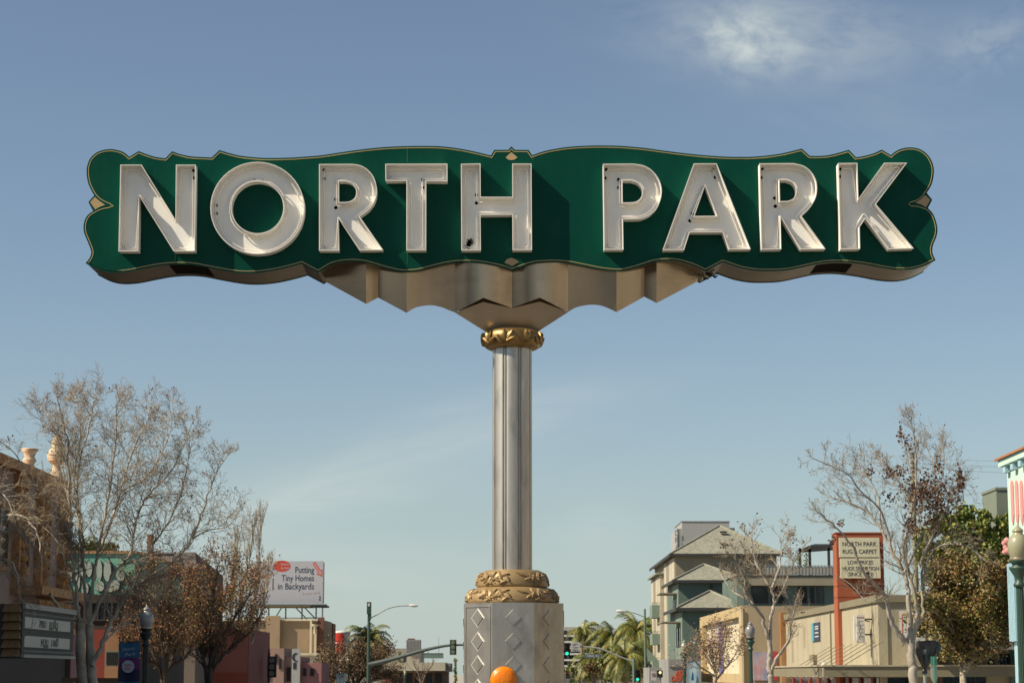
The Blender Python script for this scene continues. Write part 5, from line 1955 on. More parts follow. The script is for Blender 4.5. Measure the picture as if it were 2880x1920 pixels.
for k in range(6):
    z1 = GZ(1697 + 25 * k, YM0 - .1)
    z0 = GZ(1697 + 25 * (k + 1), YM0 - .1) + .015
    MB().add([(-11.40, YM0 - .03, z1), (-11.06, YM0 - .03, z1), (-11.02, YM0 - .14, z0), (-11.44, YM0 - .14, z0),
              (-11.40, YM0 - .001, z1), (-11.06, YM0 - .001, z1), (-11.02, YM0 - .001, z0), (-11.44, YM0 - .001, z0)],
             [(3, 2, 1, 0), (4, 5, 6, 7), (0, 1, 5, 4), (2, 3, 7, 6), (0, 4, 7, 3), (1, 2, 6, 5)]).build('shake', shak, mq)

# mint painted building with white lettering
Yn = 75
o = thing('mural_building', 'mint green painted building with big white outlined lettering behind the bare tree', 'building', (-17, Yn, 0))
mint2 = mat('mint_mural_paint', (0.17, 0.42, 0.31), (0.14, 0.36, 0.27), rough=.8, scale=1)
brownw = stucco('brown_wall_with_shade', (0.05, 0.035, 0.028))  # brown darkened, the shade at street level is in the base colour
xb = GX(372, Yn)
zz1, zz0 = GZ(1556, Yn), GZ(1672, Yn)
MB().box(-26, xb, Yn, Yn + 12, zz0, zz1).build('wall', mint2, o)
MB().box(-26, xb - .03, Yn + .03, Yn + 12, .1, zz0 - .001).build('lower_wall', brownw, o)
MB().box(-26, xb + .05, Yn - .06, Yn + 12, zz1, zz1 + .1).build('tile_coping', mat('orange_tiles', (0.42, 0.24, 0.11), rough=.8), o)
mw = mat('mural_white', (0.38, 0.43, 0.37), rough=.8)
def blob(px, py, rx, ry, k=0, m=mw, par=None, nm='lettering'):
    c = P(px, py, Yn)
    s_ = PXM(Yn)
    MB().prism([arc_pts(c.x, c.z, rx * s_, ry * s_, 16)], fxz, Yn - .02 - .002 * k, Yn - .001).build(nm, m, par)
lets = [(182, 1597, 12, 10), (190, 1622, 17, 16), (172, 1640, 14, 20), (218, 1635, 8, 26), (232, 1600, 14, 26), (252, 1600, 8, 22), (280, 1605, 8, 30), (304, 1605, 12, 30),
        (282, 1648, 12, 15), (340, 1618, 13, 15), (325, 1645, 13, 15), (240, 1655, 10, 18), (310, 1655, 10, 10)]
for k, (x, y, rx, ry) in enumerate(lets):
    blob(x + 1, y + 1, rx + 1.5, ry + 1.5, k, letter_black, o, 'letter_outline')
for k, (x, y, rx, ry) in enumerate(lets):
    blob(x, y, rx, ry, 14 + k, mw, o, 'mural_letter')
MB().box(-26, xb + .02, Yn - .35, Yn - .002, .14, zz0).build('shop_band', brownw, o)
for k, (a, b_, m__) in enumerate(((165, 190, glass_dark), (205, 232, mat('dull_plum', (0.06, 0.03, 0.05), rough=.8)), (236, 246, mat('ochre', (0.32, 0.22, 0.07), rough=.7)), (268, 300, redm), (300, 338, mat('warm_sign', (0.30, 0.16, 0.08), rough=.6)), (342, 366, glass_dark))):
    MB().box(GX(a, Yn), GX(b_, Yn), Yn - .45, Yn - .36, GZ(1905, Yn), GZ(1770 + 8 * (k % 3), Yn)).build('shop_panel', m__, o)
cam_window(o, 250, 330, 1690, 1745, Yn - .36, mull=3)
cam_window(o, 170, 215, 1690, 1745, Yn - .36, mull=1)
o = thing('hanging_sign', 'dim striped hanging shop sign under the mint building', 'sign', (GX(312, 70), 70, 3))
MB().box(GX(294, 70), GX(332, 70), 70, 70.15, GZ(1872, 70), GZ(1828, 70)).build('sign_face', mat('dim_cream', (0.22, 0.21, 0.15), rough=.7), o)
st = MB()
for k in range(7):
    x = GX(298 + k * 5, 70)
    st.box(x, x + .025, 69.985, 69.999, GZ(1868, 70), GZ(1832, 70))
st.build('lettering', letter_black, o)

# brown-roofed block behind the autumn trees, coral wall, pink row, tan corner building
o = thing('brown_building', 'brown tile-roofed building half hidden behind the autumn trees', 'building', (-16, 96, 0))
Yq = 98
MB().box(GX(300, Yq), GX(548, Yq), Yq, Yq + 9, .1, GZ(1598, Yq)).build('wall', stucco('brown_grey_wall', (0.16, 0.125, 0.10)), o)
ze = GZ(1598, Yq)
MB().add([(GX(298, Yq), Yq - .3, ze), (GX(550, Yq), Yq - .3, ze), (GX(500, Yq), Yq + 4.5, ze + 1.0), (GX(330, Yq), Yq + 4.5, ze + 1.0), (GX(298, Yq), Yq + 9, ze), (GX(550, Yq), Yq + 9, ze)],
         [(0, 1, 2, 3), (1, 5, 2), (4, 0, 3), (5, 4, 3, 2)]).build('roof', mat('brown_roof', (0.12, 0.10, 0.085), (0.09, .07, .06), rough=.95, scale=2), o)
MB().box(GX(372, Yq), GX(384, Yq), Yq + 3, Yq + 3.8, ze + .6, ze + 1.75).build('chimney', mat('brick_orange', (0.28, 0.13, 0.06), rough=.9), o)
for k in range(5):
    cam_window(o, 400 + 30 * k, 418 + 30 * k, 1640, 1690, Yq)
Yr = 104
o = thing('coral_building', 'coral pink wall with a darker red base behind the red-leaved tree', 'building', (-14, Yr, 0))
coral = stucco('coral_paint', (0.42, 0.145, 0.10), (.3, .1, .07), .2)
xe = GX(697, Yr)
MB().box(-24, xe, Yr, Yr + 9, GZ(1890, Yr), GZ(1768, Yr)).build('wall', coral, o)
MB().box(-24, xe, Yr - .03, Yr + 9, .1, GZ(1890, Yr) - .001).build('base_wall', mat('deep_coral', (0.40, 0.085, 0.045), rough=.8), o)
MB().box(xe, xe + .02, Yr - .02, Yr + 9, .1, GZ(1768, Yr)).build('street_wall', mat('deep_red', (0.20, 0.05, 0.04), rough=.8), o)
cam_window(o, 505, 545, 1880, 1925, Yr - .04)
o = thing('pink_row', 'dusty pink shop row with dark openings left of the acorn lamp', 'building', (-15, 140, 0))
Ys = 138
dpink = stucco('dusty_pink', (0.30, 0.19, 0.155))
MB().box(GX(735, Ys), GX(798, Ys), Ys, Ys + 7, .1, GZ(1822, Ys)).build('wall', dpink, o)
MB().box(GX(798, Ys) + .01, GX(842, Ys), Ys + .6, Ys + 7, .1, GZ(1845, Ys)).build('wall', dpink, o)
MB().box(GX(842, Ys) + .01, GX(900, Ys), Ys + 1.0, Ys + 7, .1, GZ(1862, Ys)).build('wall', stucco('rose_wall', (0.26, 0.12, 0.12)), o)
for (a, b, c_, d) in ((772, 779, 1838, 1862), (784, 791, 1850, 1880), (748, 760, 1870, 1910), (806, 818, 1875, 1915), (852, 862, 1878, 1900), (872, 884, 1878, 1900)):
    cam_window(o, a, b, c_, d, Ys - .01 if a < 798 else (Ys + .59 if a < 842 else Ys + .99), fr=.04)
o = thing('blade_sign', 'white upright blade sign with a black crescent beside the pink row', 'sign', (GX(831, 128), 128, 3))
MB().box(GX(820, 128), GX(843, 128), 128, 128.2, 0.2, GZ(1823, 128)).build('sign_face', mat('pale_grey_panel', (0.34, 0.35, 0.34), rough=.6), o)
c = P(832, 1847, 128)
MB().prism([[(c.x + .22 * cos(a), c.z + .26 * sin(a)) for a in [1.2 + 3.9 * i / 12 for i in range(13)]] + [(c.x + .06 + .15 * cos(a), c.z + .2 * sin(a)) for a in [5.0 - 3.6 * i / 10 for i in range(11)]]], fxz, 127.98, 128.001).build('crescent', letter_black, o)
MB().box(GX(824, 128), GX(833, 128), 127.98, 127.999, GZ(1880, 128), GZ(1862, 128)).build('dark_square', letter_black, o)

Yt = 185
o = thing('billboard_building', 'tan corner building with cream pilasters under the billboard', 'building', (-18, Yt, 0))
tan2 = stucco('warm_tan', (0.33, 0.235, 0.145))
brn = stucco('red_brown', (0.17, 0.07, 0.045))
xs = GX(907, Yt)
MB().box(-32, xs - .5, Yt, Yt + 13, .1, GZ(1742, Yt)).build('wall', tan2, o)
MB().box(xs - .02, xs, Yt + .5, GY(932, xs), .1, GZ(1742, Yt)).build('street_wall', tan2, o)
MB().box(GX(893, Yt), xs + .06, Yt - .15, Yt + .49, .1, GZ(1735, Yt)).build('corner_pier', brn, o)
MB().box(xs - .1, xs + .08, GY(932, xs), GY(940, xs), .1, GZ(1745, Yt) ).build('end_pier', brn, o)
MB().box(-32, GX(892, Yt), Yt - .25, Yt - .002, GZ(1745, Yt), GZ(1740, Yt)).build('coping', creamp, o)
for (a, b_, dz) in ((747, 787, 1731), (871, 877, 1742), (884, 889, 1760)):
    MB().box(GX(a, Yt), GX(b_, Yt), Yt - .5, Yt - .251, GZ(1845, Yt), GZ(dz, Yt)).build('pilaster', creamp if b_ - a < 10 else tan2, o)
MB().lathe([(.1, -.5), (.1, 0), (.2, .12), (.28, .22), (.28, .3)], (GX(886, Yt), Yt - .7, GZ(1765, Yt)), 12).build('capital', creamp, o)
MB().box(GX(830, Yt - 4), GX(898, Yt - 4), Yt - 4, Yt - .51, .1, GZ(1843, Yt - 4)).build('porch_wall', creamp, o)
MB().box(GX(828, Yt - 4), GX(900, Yt - 4), Yt - 4.2, Yt - .51, GZ(1842, Yt - 4), GZ(1835, Yt - 4)).build('porch_coping', creamp, o)

# billboard on its steelwork
Yu = 187
bbd = thing('billboard', 'white billboard reading Putting Tiny Homes in Backyards on steel legs above the tan building', 'billboard', (GX(800, Yu), Yu, GZ(1700, Yu)))
xa, xb = GX(700, Yu), GX(905, Yu)
z1, z0 = GZ(1577, Yu), GZ(1696, Yu)
poster = mat('billboard_vinyl', (0.42, 0.42, 0.445), (0.385, 0.39, 0.43), rough=.6, scale=.3)
MB().box(xa, xb, Yu + .04, Yu + .35, z0, z1).build('billboard_frame', trim_dark, bbd)
MB().box(xb - .001, xb + .08, Yu, Yu + .4, z0, z1 - .15).build('side_trim', mat('olive_metal', (.18, .19, .13), rough=.6), bbd)
fc = MB().box(xa, xb, Yu, Yu + .04, z0, z1).build('poster', poster, bbd)
navy_t = mat('navy_print', (0.02, 0.03, 0.07), rough=.6)
red_t = mat('red_print', (0.50, 0.055, 0.03), rough=.6)
s_ = PXM(Yu)
tb = MB()
for (t, pxr, py, w) in (('Putting', 879.5, 1610, 53.5), ('Tiny Homes', 879.5, 1633, 92), ('in Backyards', 879.5, 1656, 102)):
    tb.text(t, (GX(pxr, Yu), Yu - .002, GZ(py, Yu)), u_, w_, 17.5 * s_, .006, offset=.008, width=w * s_, align='RIGHT')
tb.build('headline', navy_t, fc)
c = P(793, 1591, Yu)
ov = MB().prism([arc_pts(c.x, c.z, 24.5 * s_, 16 * s_, 28)], fxz, Yu - .008, Yu - .0005).build('red_oval', red_t, fc)
wt = MB()
wt.text('Used to', (GX(797, Yu), Yu - .009, GZ(1588, Yu)), u_, w_, 5.5 * s_, .004, offset=.02, width=24 * s_)
wt.text('be Yard', (GX(798, Yu), Yu - .009, GZ(1599, Yu)), u_, w_, 5.5 * s_, .004, offset=.02, width=24 * s_)
wt.build('oval_lettering', poster, fc)
bpts = lambda L_: [(GX(690 + x / 9.8, Yu), GZ(1560 + y / 9.8, Yu)) for x, y in L_]
MB().prism([bpts([(1880, 180), (2040, 420), (2085, 390), (2085, 595), (1920, 530), (1970, 490), (1815, 240)])], fxz, Yu - .008, Yu - .0005).build('red_arrow', red_t, fc)
MB().prism([bpts([(1880, 215), (2020, 440), (2060, 430), (2065, 560), (1960, 520), (1995, 490), (1845, 245)])], fxz, Yu - .010, Yu - .0085).build('arrow_fill', mat('pink_print', (0.55, .28, .26), rough=.6), fc)
MB().text('in your yard.', (GX(873, Yu), Yu - .002, GZ(1670, Yu)), (cos(.07), 0, sin(.07)), (-sin(.07), 0, cos(.07)), 6 * s_, .004, width=50 * s_, align='CENTER').build('tagline', mat('faded_red_print', (0.42, .25, .25), rough=.6), fc)
MB().prism([bpts([(2000, 1250), (1995, 1225), (2020, 1210), (2015, 1160), (2000, 1140), (2030, 1120), (2050, 1150), (2035, 1200), (2055, 1250)])], fxz, Yu - .008, Yu - .0005).build('logo_mark', navy_t, fc)
# printed house gable
for seg_ in ([(330, 430), (510, 265), (530, 290), (350, 460)], [(510, 265), (760, 560), (740, 580), (495, 290)], [(705, 640), (735, 640), (735, 960), (705, 960)]):
    MB().prism([bpts(seg_)], fxz, Yu - .008, Yu - .0005).build('printed_roofline', mat('grey_print', (.10, .09, .09), rough=.6), fc)
MB().prism([bpts([(380, 660), (400, 560), (600, 500), (650, 560), (630, 640)])], fxz, Yu - .008, Yu - .0005).build('printed_shape', mat('rust_print', (.35, .13, .05), rough=.6), fc)
cat_ = MB()
cat_.box(xa - .3, xb + .4, Yu - 1.0, Yu - .1, GZ(1702, Yu), GZ(1699, Yu))
cat_.box(xb - 1.0, xb + .55, Yu - .9, Yu + .3, GZ(1708, Yu), GZ(1703, Yu))
cat_.build('catwalk', trim_dark, bbd)
MB().box(xa, xb - .8, Yu - .08, Yu + .2, GZ(1709, Yu), GZ(1702.5, Yu)).build('lower_beam', mat('yellow_beam', (.36, .28, .14), rough=.7), bbd)
for px_ in (904, 886, 846, 800, 752):
    MB().box(GX(px_, Yu) - .06, GX(px_, Yu) + .06, Yu + .2, Yu + .32, GZ(1745, Yu), GZ(1703, Yu)).build('leg', trim_white if px_ == 904 else metal_grey, bbd)
for (a, b_) in ((825, 858), (850, 884), (790, 760)):
    MB().tube([(GX(a, Yu), Yu + .25, GZ(1704, Yu)), (GX(b_, Yu), Yu + 2.0, GZ(1742, Yu))], .05, 5).build('brace', trim_dark, bbd)
MB().tube([(xa, Yu + 2.0, GZ(1735, Yu)), (xb, Yu + 2.0, GZ(1735, Yu))], .05, 5).build('brace', metal_grey, bbd)

# red restaurant bucket sign
Yv = 205
o = thing('bucket_sign', 'red bucket-shaped pole sign with a white rim and a letter C', 'sign', (GX(961, Yv), Yv, 0))
rb = mat('bucket_red', (0.50, 0.028, 0.018), rough=.4)
c0, c1 = P(961, 1834, Yv), P(961, 1779, Yv)
s_ = PXM(Yv)
MB().lathe([(20 * s_, 0), (24 * s_, c1.z - c0.z)], (c0.x, Yv, c0.z), 28).build('bucket', rb, o)
MB().lathe([(24.4 * s_, 0), (24.8 * s_, 3.5 * s_), (2 * s_, 7 * s_)], (c0.x, Yv, c1.z), 28).build('bucket_rim', trim_white, o)
MB().text('C', (c0.x - 15.5 * s_, Yv - 19 * s_, GZ(1817, Yv)), (cos(-.45), sin(-.45), 0), w_, 11 * s_, .12, offset=.05, width=12 * s_).build('letter', trim_white, o)
stp = MB()
for (a0, w) in ((.52, .30),):
    for r_, z_ in ((0, 0), (1, 1)):
        pass
    n = 6
    vs = []
    for z_ in (0.02, 0.98):
        rad = (20 + 4 * z_) * s_ + .03
        for i in range(n + 1):
            a = -pi / 2 + .25 + 1.05 * i / n
            vs.append((c0.x + rad * cos(a), Yv + rad * sin(a), c0.z + z_ * (c1.z - c0.z)))
    stp.add(vs, [(i, i + 1, n + 2 + i, n + 1 + i) for i in range(n)], True)
stp.build('white_panel', mat('printed_grey_white', (.42, .40, .38), (.22, .2, .2), rough=.5, scale=1.6, contrast=3), o)
MB().tube([(c0.x, Yv, 0), (c0.x, Yv, c0.z)], .22, 10).build('pole', trim_white, o)

# low flat-roofed building and the ribbed tower behind it
Yw = 300
o = thing('flat_roofed_building', 'low building with a wide cream roof band at the end of the street', 'building', (GX(1175, Yw), Yw, 0))
bandm = stucco('band_cream', (0.42, 0.38, 0.29))
MB().box(GX(1080, Yw), GX(1254, Yw), Yw - 3, Yw + 10, GZ(1885, Yw), GZ(1862, Yw)).build('roof_band', bandm, o)
MB().box(GX(1254, Yw) + .01, GX(1267, Yw), Yw - 1, Yw + 10, GZ(1888, Yw), GZ(1864, Yw)).build('roof_band', stucco('band_grey', (.2, .18, .15)), o)
MB().box(GX(1075, Yw), GX(1258, Yw), Yw + 1, Yw + 9, 0, GZ(1885, Yw) - .01).build('wall', stucco('recess_brown', (0.13, 0.085, 0.07)), o)
MB().box(GX(1075, Yw), GX(1100, Yw), Yw + .4, Yw + .99, 0, GZ(1886, Yw)).build('pier', mat('rose_pier', (.2, .08, .07), rough=.8), o)
for k in range(5):
    MB().box(GX(1110 + 28 * k, Yw), GX(1130 + 28 * k, Yw), Yw + .9, Yw + .995, 0.5, GZ(1892, Yw)).build('window', glass_dark, o)
Yx = 360
o = thing('ribbed_tower', 'small tower with a ribbed grey top behind the flat-roofed building', 'building', (GX(1161, Yx), Yx, 0))
MB().box(GX(1143, Yx), GX(1180, Yx), Yx, Yx + 4, 0, GZ(1832, Yx)).build('shaft', bandm, o)
rt = MB().box(GX(1142, Yx), GX(1181, Yx), Yx - .3, Yx + 4.3, GZ(1832, Yx) + .01, GZ(1798, Yx)).build('ribbed_top', mat('rib_grey', (.25, .245, .24), rough=.7), o)
for k in range(10):
    x = GX(1143.5 + 4 * k, Yx)
    MB().box(x - .05, x + .05, Yx - .45, Yx - .301, GZ(1831, Yx), GZ(1799, Yx)).build('rib', mat('rib_pale', (.33, .32, .31), rough=.7), rt)
MB().box(GX(1146, Yx), GX(1165, Yx), Yx, Yx + 2, GZ(1798, Yx) + .01, GZ(1794, Yx)).build('roof_unit', mat('rose_pier', (.2, .08, .07)), o)

# ---- small fittings on the sunny right-hand walls
def on_street_wall(parent, name, px0, px1, py0, py1, X, m, proud=.12):
    ya, yb = GY(px1, X), GY(px0, X)
    MB().box(X - proud, X - .001, ya, yb, GZ(py1, (ya + yb) / 2), GZ(py0, (ya + yb) / 2)).build(name, m, parent)


cb = [o_ for o_ in bpy.data.objects if o_.name == 'cream_building'][0]
on_street_wall(cb, 'meter_box', 2289, 2299, 1840, 1858, XC, cap_m, .2)
on_street_wall(cb, 'vent', 2320, 2328, 1858, 1870, XC, trim_white, .15)
on_street_wall(cb, 'conduit', 2340, 2341.5, 1720, 1868, XC, cap_m, .06)
on_street_wall(cb, 'faded_patch', 2296, 2306, 1725, 1746, XC, stucco('faded_patch', (0.36, 0.30, 0.22)), .004)
for (a, b_) in ((2228, 1800), (2262, 1760), (2455, 1690)):
    on_street_wall(cb, 'wall_stain', a, a + 5, b_, b_ + 62, XC, stucco('brown_stain', (0.30, 0.25, 0.17)), .0035)
ya_ = yn - .001
MB().box(GX(2498, ya_), GX(2500, ya_), ya_ - .05, ya_, 3.2, GZ(1690, ya_)).build('conduit', cap_m, cb)
for k in range(4):
    MB().lathe([(.05, 0), (.05, .35), (.09, .36), (.09, .42)], (XC + 2 + 2.1 * k, yn + 3 + 2.3 * k, zc1 - .02), 8).build('roof_vent', metal_grey, cb)
for k in range(7):
    yk = ycn + 1.5 + 2.0 * k
    MB().lathe([(.02, 0), (.05, .04), (.11, .07), (.11, .10)], (xcn + .5, yk, zk0 - .11), 8).build('downlight', trim_white, cb)

# ---- unseen street rows beside and behind the camera, added for the metal to mirror
o = thing('row_building', 'unseen warm cream two-storey row lining the sunny side of the street beside the sign', 'building', (19, -10, 0))
MB().box(14.3, 24, -70, 37.5, .1, 8.2).build('wall', stucco('warm_cream', (0.38, 0.335, 0.265)), o)
for k in range(16):
    side_window(o, -66 + 6.4 * k, -63.5 + 6.4 * k, 4.8, 6.9, 14.3, -1)
    side_window(o, -67 + 6.4 * k, -62.5 + 6.4 * k, 0.6, 3.2, 14.3, -1)
o = thing('row_building', 'unseen brown single-storey row lining the shaded side of the street beside the sign', 'building', (-19, -10, 0))
MB().box(-24, -14.1, -70, 33.5, .1, 5.6).build('wall', stucco('shaded_brown_row', (0.30, 0.26, 0.21)), o)
for k in range(15):
    side_window(o, -67 + 6.4 * k, -62.5 + 6.4 * k, 0.6, 3.2, -14.1, 1)
# ================================================================ palms
palm(1640, 1775, 330, 3.9, 51, 'left one of the palms, standing alone in front of the terraced white block', -1)
palm(1790, 1775, 205, 3.5, 52, 'tallest full palm, right of the grey street lamp arm', -1, n=70)
palm(1722, 1795, 240, 3.9, 53, 'palm with yellow-tipped fronds half behind the tallest one', -1, n=64)
palm(1755, 1850, 200, 2.9, 56, 'low palm behind the curved signal arm', -1, n=60)
palm(1668, 1858, 260, 3.4, 55, 'low palm hidden behind the white LEFT TURN sign', -1, n=54)
palm(1035, 1800, 190, 2.9, 54, 'palm behind the tall green camera pole left of the sign post', -1, n=60)
clump_tree('street_tree', 'rounded yellow-green tree below the palms', 215, [([(1720, 1950), (1722, 1880)], 6, 4, 0)],
           [(1690 + 13 * k, 1835 + 14 * ((k * 7) % 5), 24, 20) for k in range(12)], 61, bark_brown, leaf_palm, .32, 40)
clump_tree('street_tree', 'olive shrubby tree beside the sign housing', 270, [([(1620, 1950), (1620, 1900)], 5, 4, 0)],
           [(1600 + 9 * k, 1880 + 12 * ((k * 5) % 4), 18, 16) for k in range(7)], 62, bark_brown, leaf_palm, .35, 34)
clump_tree('street_tree', 'rust-coloured tree right of the olive shrub', 250, [([(1690, 1950), (1690, 1900)], 5, 4, 0)],
           [(1655 + 9 * k, 1872 + 12 * ((k * 5) % 5), 18, 16) for k in range(7)], 63, bark_brown,
           mat('rust_leaves', (.14, .08, .03), rough=.8, island=((.08, .05, .02), (.16, .09, .03), (.12, .11, .03))), .32, 34)
for (px_, py_, Yc_, lab) in ((1123, 1832, 310, 'slim dark cypress left of the ribbed tower'), (1281, 1850, 340, 'slim dark cypress beside the sign housing')):
    clump_tree('cypress_tree', lab, Yc_, [([(px_, 1930), (px_, py_ + 10)], 2, 1, 0)],
               [(px_, py_ + 6 + 10 * k, 3.2 + .25 * k, 9) for k in range(8)], px_, bark_dark, leaf_ficus, .22, 200)
clump_tree('street_tree', 'dark hedge-like crown rising behind the mint building wall', 88, [([(200, 1950), (200, 1560)], 8, 5, 0)],
           [(150 + 22 * k, 1545 - 9 * (k % 3), 22, 18) for k in range(8)], 66, bark_brown, leaf_ficus, .17, 34)

# ================================================================ street furniture
pole_green = mat('green_pole_paint', (0.035, 0.075, 0.055), (0.028, 0.062, 0.046), rough=.45, scale=3)
pole_grey = mat('grey_pole', (0.24, 0.25, 0.22), rough=.5, scale=2)
pole_dark = mat('black_green_iron', (0.012, 0.020, 0.020), rough=.5)
lantern = mat('lantern_glass', (0.40, 0.39, 0.26), (0.34, 0.33, 0.20), rough=.25, coat=.5, scale=2, trans=.15)
lantern_dim = mat('lantern_glass_frosted', (0.24, 0.24, 0.235), rough=.3, coat=.5)
steel_band = mat('band_metal', (.4, .33, .25), rough=.4, metal=.6)


def acorn_lamp(x, y, zb, label, iron, glass, h=4.3, g=1.0):
    o = thing('acorn_lamp', label, 'street lamp', (x, y, zb), 'acorn street lamps along the kerb')
    p = MB()
    p.lathe([(.22, 0), (.22, .12), (.17, .2), (.16, .6), (.11, .75), (.085, .85)], (x, y, zb), 16)
    p.build('base', iron, o)
    p = MB()
    n = 16
    vs, fs = [], []
    for (r, z) in ((.085, .85), (.062, h - .45)):
        for k in range(2 * n):
            rr = r * (1.0 if k % 2 else .86)
            a = pi * k / n
            vs.append((x + rr * cos(a), y + rr * sin(a), zb + z))
    fs = [(k, (k + 1) % (2 * n), 2 * n + (k + 1) % (2 * n), 2 * n + k) for k in range(2 * n)]
    p.add(vs, fs)
    p.build('post', iron, o)
    p = MB()
    p.lathe([(.07, h - .46), (.10, h - .44), (.10, h - .40), (.07, h - .38), (.075, h - .30), (.16, h - .16), (.165, h - .13), (.11, h - .12), (.11, h - .08), (.16, h - .05), (.16, h - .02)], (x, y, zb), 18)
    p.build('cup', iron, o)
    MB().lathe([(.135, h - .02), (.14, h), (.135, h + .02)], (x, y, zb), 18).build('collar', steel_band, o)
    MB().lathe([(a * g, h + b_) for a, b_ in ((.13, .02), (.155, .08), (.175, .18), (.172, .27), (.145, .34), (.11, .38), (.085, .41), (.08, .44), (.095, .45), (.09, .47), (.06, .50), (.025, .53), (.01, .57))], (x, y, zb), 20).build('globe', glass, o)
    return o


def zbase(pyt, y, h=4.3):
    return GZ(pyt, y) - (h + .57)


acorn_lamp(GX(2877, 35), 35, zbase(1473, 35), 'nearest acorn lamp, cropped by the right edge before the mint building', pole_green, lantern)
acorn_lamp(GX(408, 54), 54, zbase(1700, 54), 'acorn lamp on a black post beside the blue and purple banner', pole_dark, lantern_dim)
acorn_lamp(GX(2112, 76), 76, zbase(1745, 76), 'acorn lamp standing before the tan building and mural banner', pole_green, lantern_dim)
acorn_lamp(GX(1925, 106), 106, zbase(1798, 106), 'acorn lamp before the green apartments, left of the light blue banner', pole_green, lantern)
acorn_lamp(GX(980, 150), 150, zbase(1843, 150), 'acorn lamp rising out of the orange-brown tree under the signal arm', pole_green, lantern)
acorn_lamp(GX(1139, 260), 260, zbase(1882, 260), 'far acorn lamp in front of the flat-roofed building', pole_green, lantern)
acorn_lamp(GX(1709, 230), 230, zbase(1872, 230), 'far acorn lamp among the palms', pole_grey, lantern_dim)


def banner(px0, px1, py0, py1, Y, name, label, mats_bands, side):
    """mats_bands: [(fraction from top, fraction, material)]; hangs from two rods on a lamp post"""
    o = thing(name, label, 'banner', (GX(px0, Y), Y, GZ(py1, Y)))
    x0, x1, z1, z0 = GX(px0, Y), GX(px1, Y), GZ(py0, Y), GZ(py1, Y)
    H = z1 - z0
    for (a, b_, m_) in mats_bands:
        q = MB()
        n = 6
        vs = []
        for i in range(n + 1):
            t = i / n
            vs.append((x0 + (x1 - x0) * t, Y + .03 * sin(t * 5), z1 - a * H))
            vs.append((x0 + (x1 - x0) * t, Y + .03 * sin(t * 5 + 1), z1 - b_ * H))
        q.add(vs, [(2 * i, 2 * i + 1, 2 * i + 3, 2 * i + 2) for i in range(n)], True)
        q.build('cloth', m_, o)
    xr = x1 + .12 if side > 0 else x0 - .12
    for z in (z1 + .02, z0 - .02):
        MB().tube([(x0 if side > 0 else x1, Y, z), (xr, Y, z)], .015, 5).build('rod', pole_dark, o)
    return o, x0, x1, z0, z1


b_blue = mat('banner_blue', (0.012, 0.10, 0.20), rough=.6)
b_mag = mat('banner_magenta', (0.13, 0.012, 0.12), rough=.6)
b_navy = mat('banner_navy', (0.010, 0.008, 0.055), rough=.6)
b_white = mat('banner_white', (0.33, 0.38, 0.42), rough=.6)
b_pink = mat('banner_pink', (0.42, 0.05, 0.10), rough=.6)
o, x0, x1, z0, z1 = banner(333, 393, 1806, 1962, 54, 'street_banner', 'dark blue and purple banner with white script North Park and a round badge', [(0, .27, b_blue), (.27, .48, b_mag), (.48, .70, b_navy), (.70, 1, b_blue)], 1)
m_ = PXM(54)
tx = MB()
tx.text('North', ((x0 + x1) / 2 - .02, 53.94, GZ(1828, 54)), (cos(.1), 0, sin(.1)), (-sin(.1), 0, cos(.1)), 9 * m_, .004, shear=.35, offset=.0, width=36 * m_)
tx.text('Park', ((x0 + x1) / 2 + .03, 53.94, GZ(1843, 54)), (cos(.1), 0, sin(.1)), (-sin(.1), 0, cos(.1)), 9 * m_, .004, shear=.35, offset=.0, width=32 * m_)
tx.build('script_lettering', b_white, o)
c = P(361.5, 1873, 54)
MB().prism([arc_pts(c.x, c.z, 17.5 * m_, 17.5 * m_, 28)], fxz, 53.93, 53.945).build('badge', b_white, o)
tx = MB()
tx.text('NORTH', (c.x, 53.93, GZ(1873, 54)), u_, w_, 7.5 * m_, .003, offset=.02, width=22 * m_)
tx.text('PARK', (c.x, 53.93, GZ(1883, 54)), u_, w_, 7.5 * m_, .003, offset=.02, width=18 * m_)
tx.build('badge_lettering', b_pink, o)
sky_b = mat('banner_sky', (0.20, 0.36, 0.46), (0.34, 0.42, 0.44), rough=.6, scale=3, contrast=2)
teal_b = mat('banner_teal', (0.03, 0.16, 0.24), rough=.6)
o, x0, x1, z0, z1 = banner(1932, 1966, 1858, 1935, 104, 'street_banner', 'pale sky-blue banner hanging right of the acorn lamp by the apartments', [(0, 1, sky_b)], -1)
MB().add([P(1944, 1912, 103.9), P(1952, 1912, 103.9), P(1950, 1893, 103.9), P(1948, 1886, 103.9), P(1946, 1893, 103.9)], [(0, 1, 2, 3, 4)]).build('printed_tower', b_blue, o)
o, x0, x1, z0, z1 = banner(704, 745, 1858, 1935, 112, 'street_banner', 'teal banner with a dark figure beside the black traffic signal', [(0, .22, mat('banner_cyan', (.05, .26, .32), rough=.6)), (.22, 1, teal_b)], 1)
MB().add([P(722, 1915, 111.9), P(734, 1915, 111.9), P(731, 1898, 111.9), P(728, 1889, 111.9), P(726, 1898, 111.9)], [(0, 1, 2, 3, 4)]).build('printed_figure', b_navy, o)
o, x0, x1, z0, z1 = banner(946, 972, 1892, 1960, 149, 'street_banner', 'small light blue banner beside the lamp in the orange-brown tree', [(0, 1, sky_b)], 1)
o, x0, x1, z0, z1 = banner(1713, 1730, 1905, 1960, 229, 'street_banner', 'tiny light blue banner on the far lamp among the palms', [(0, 1, sky_b)], -1)

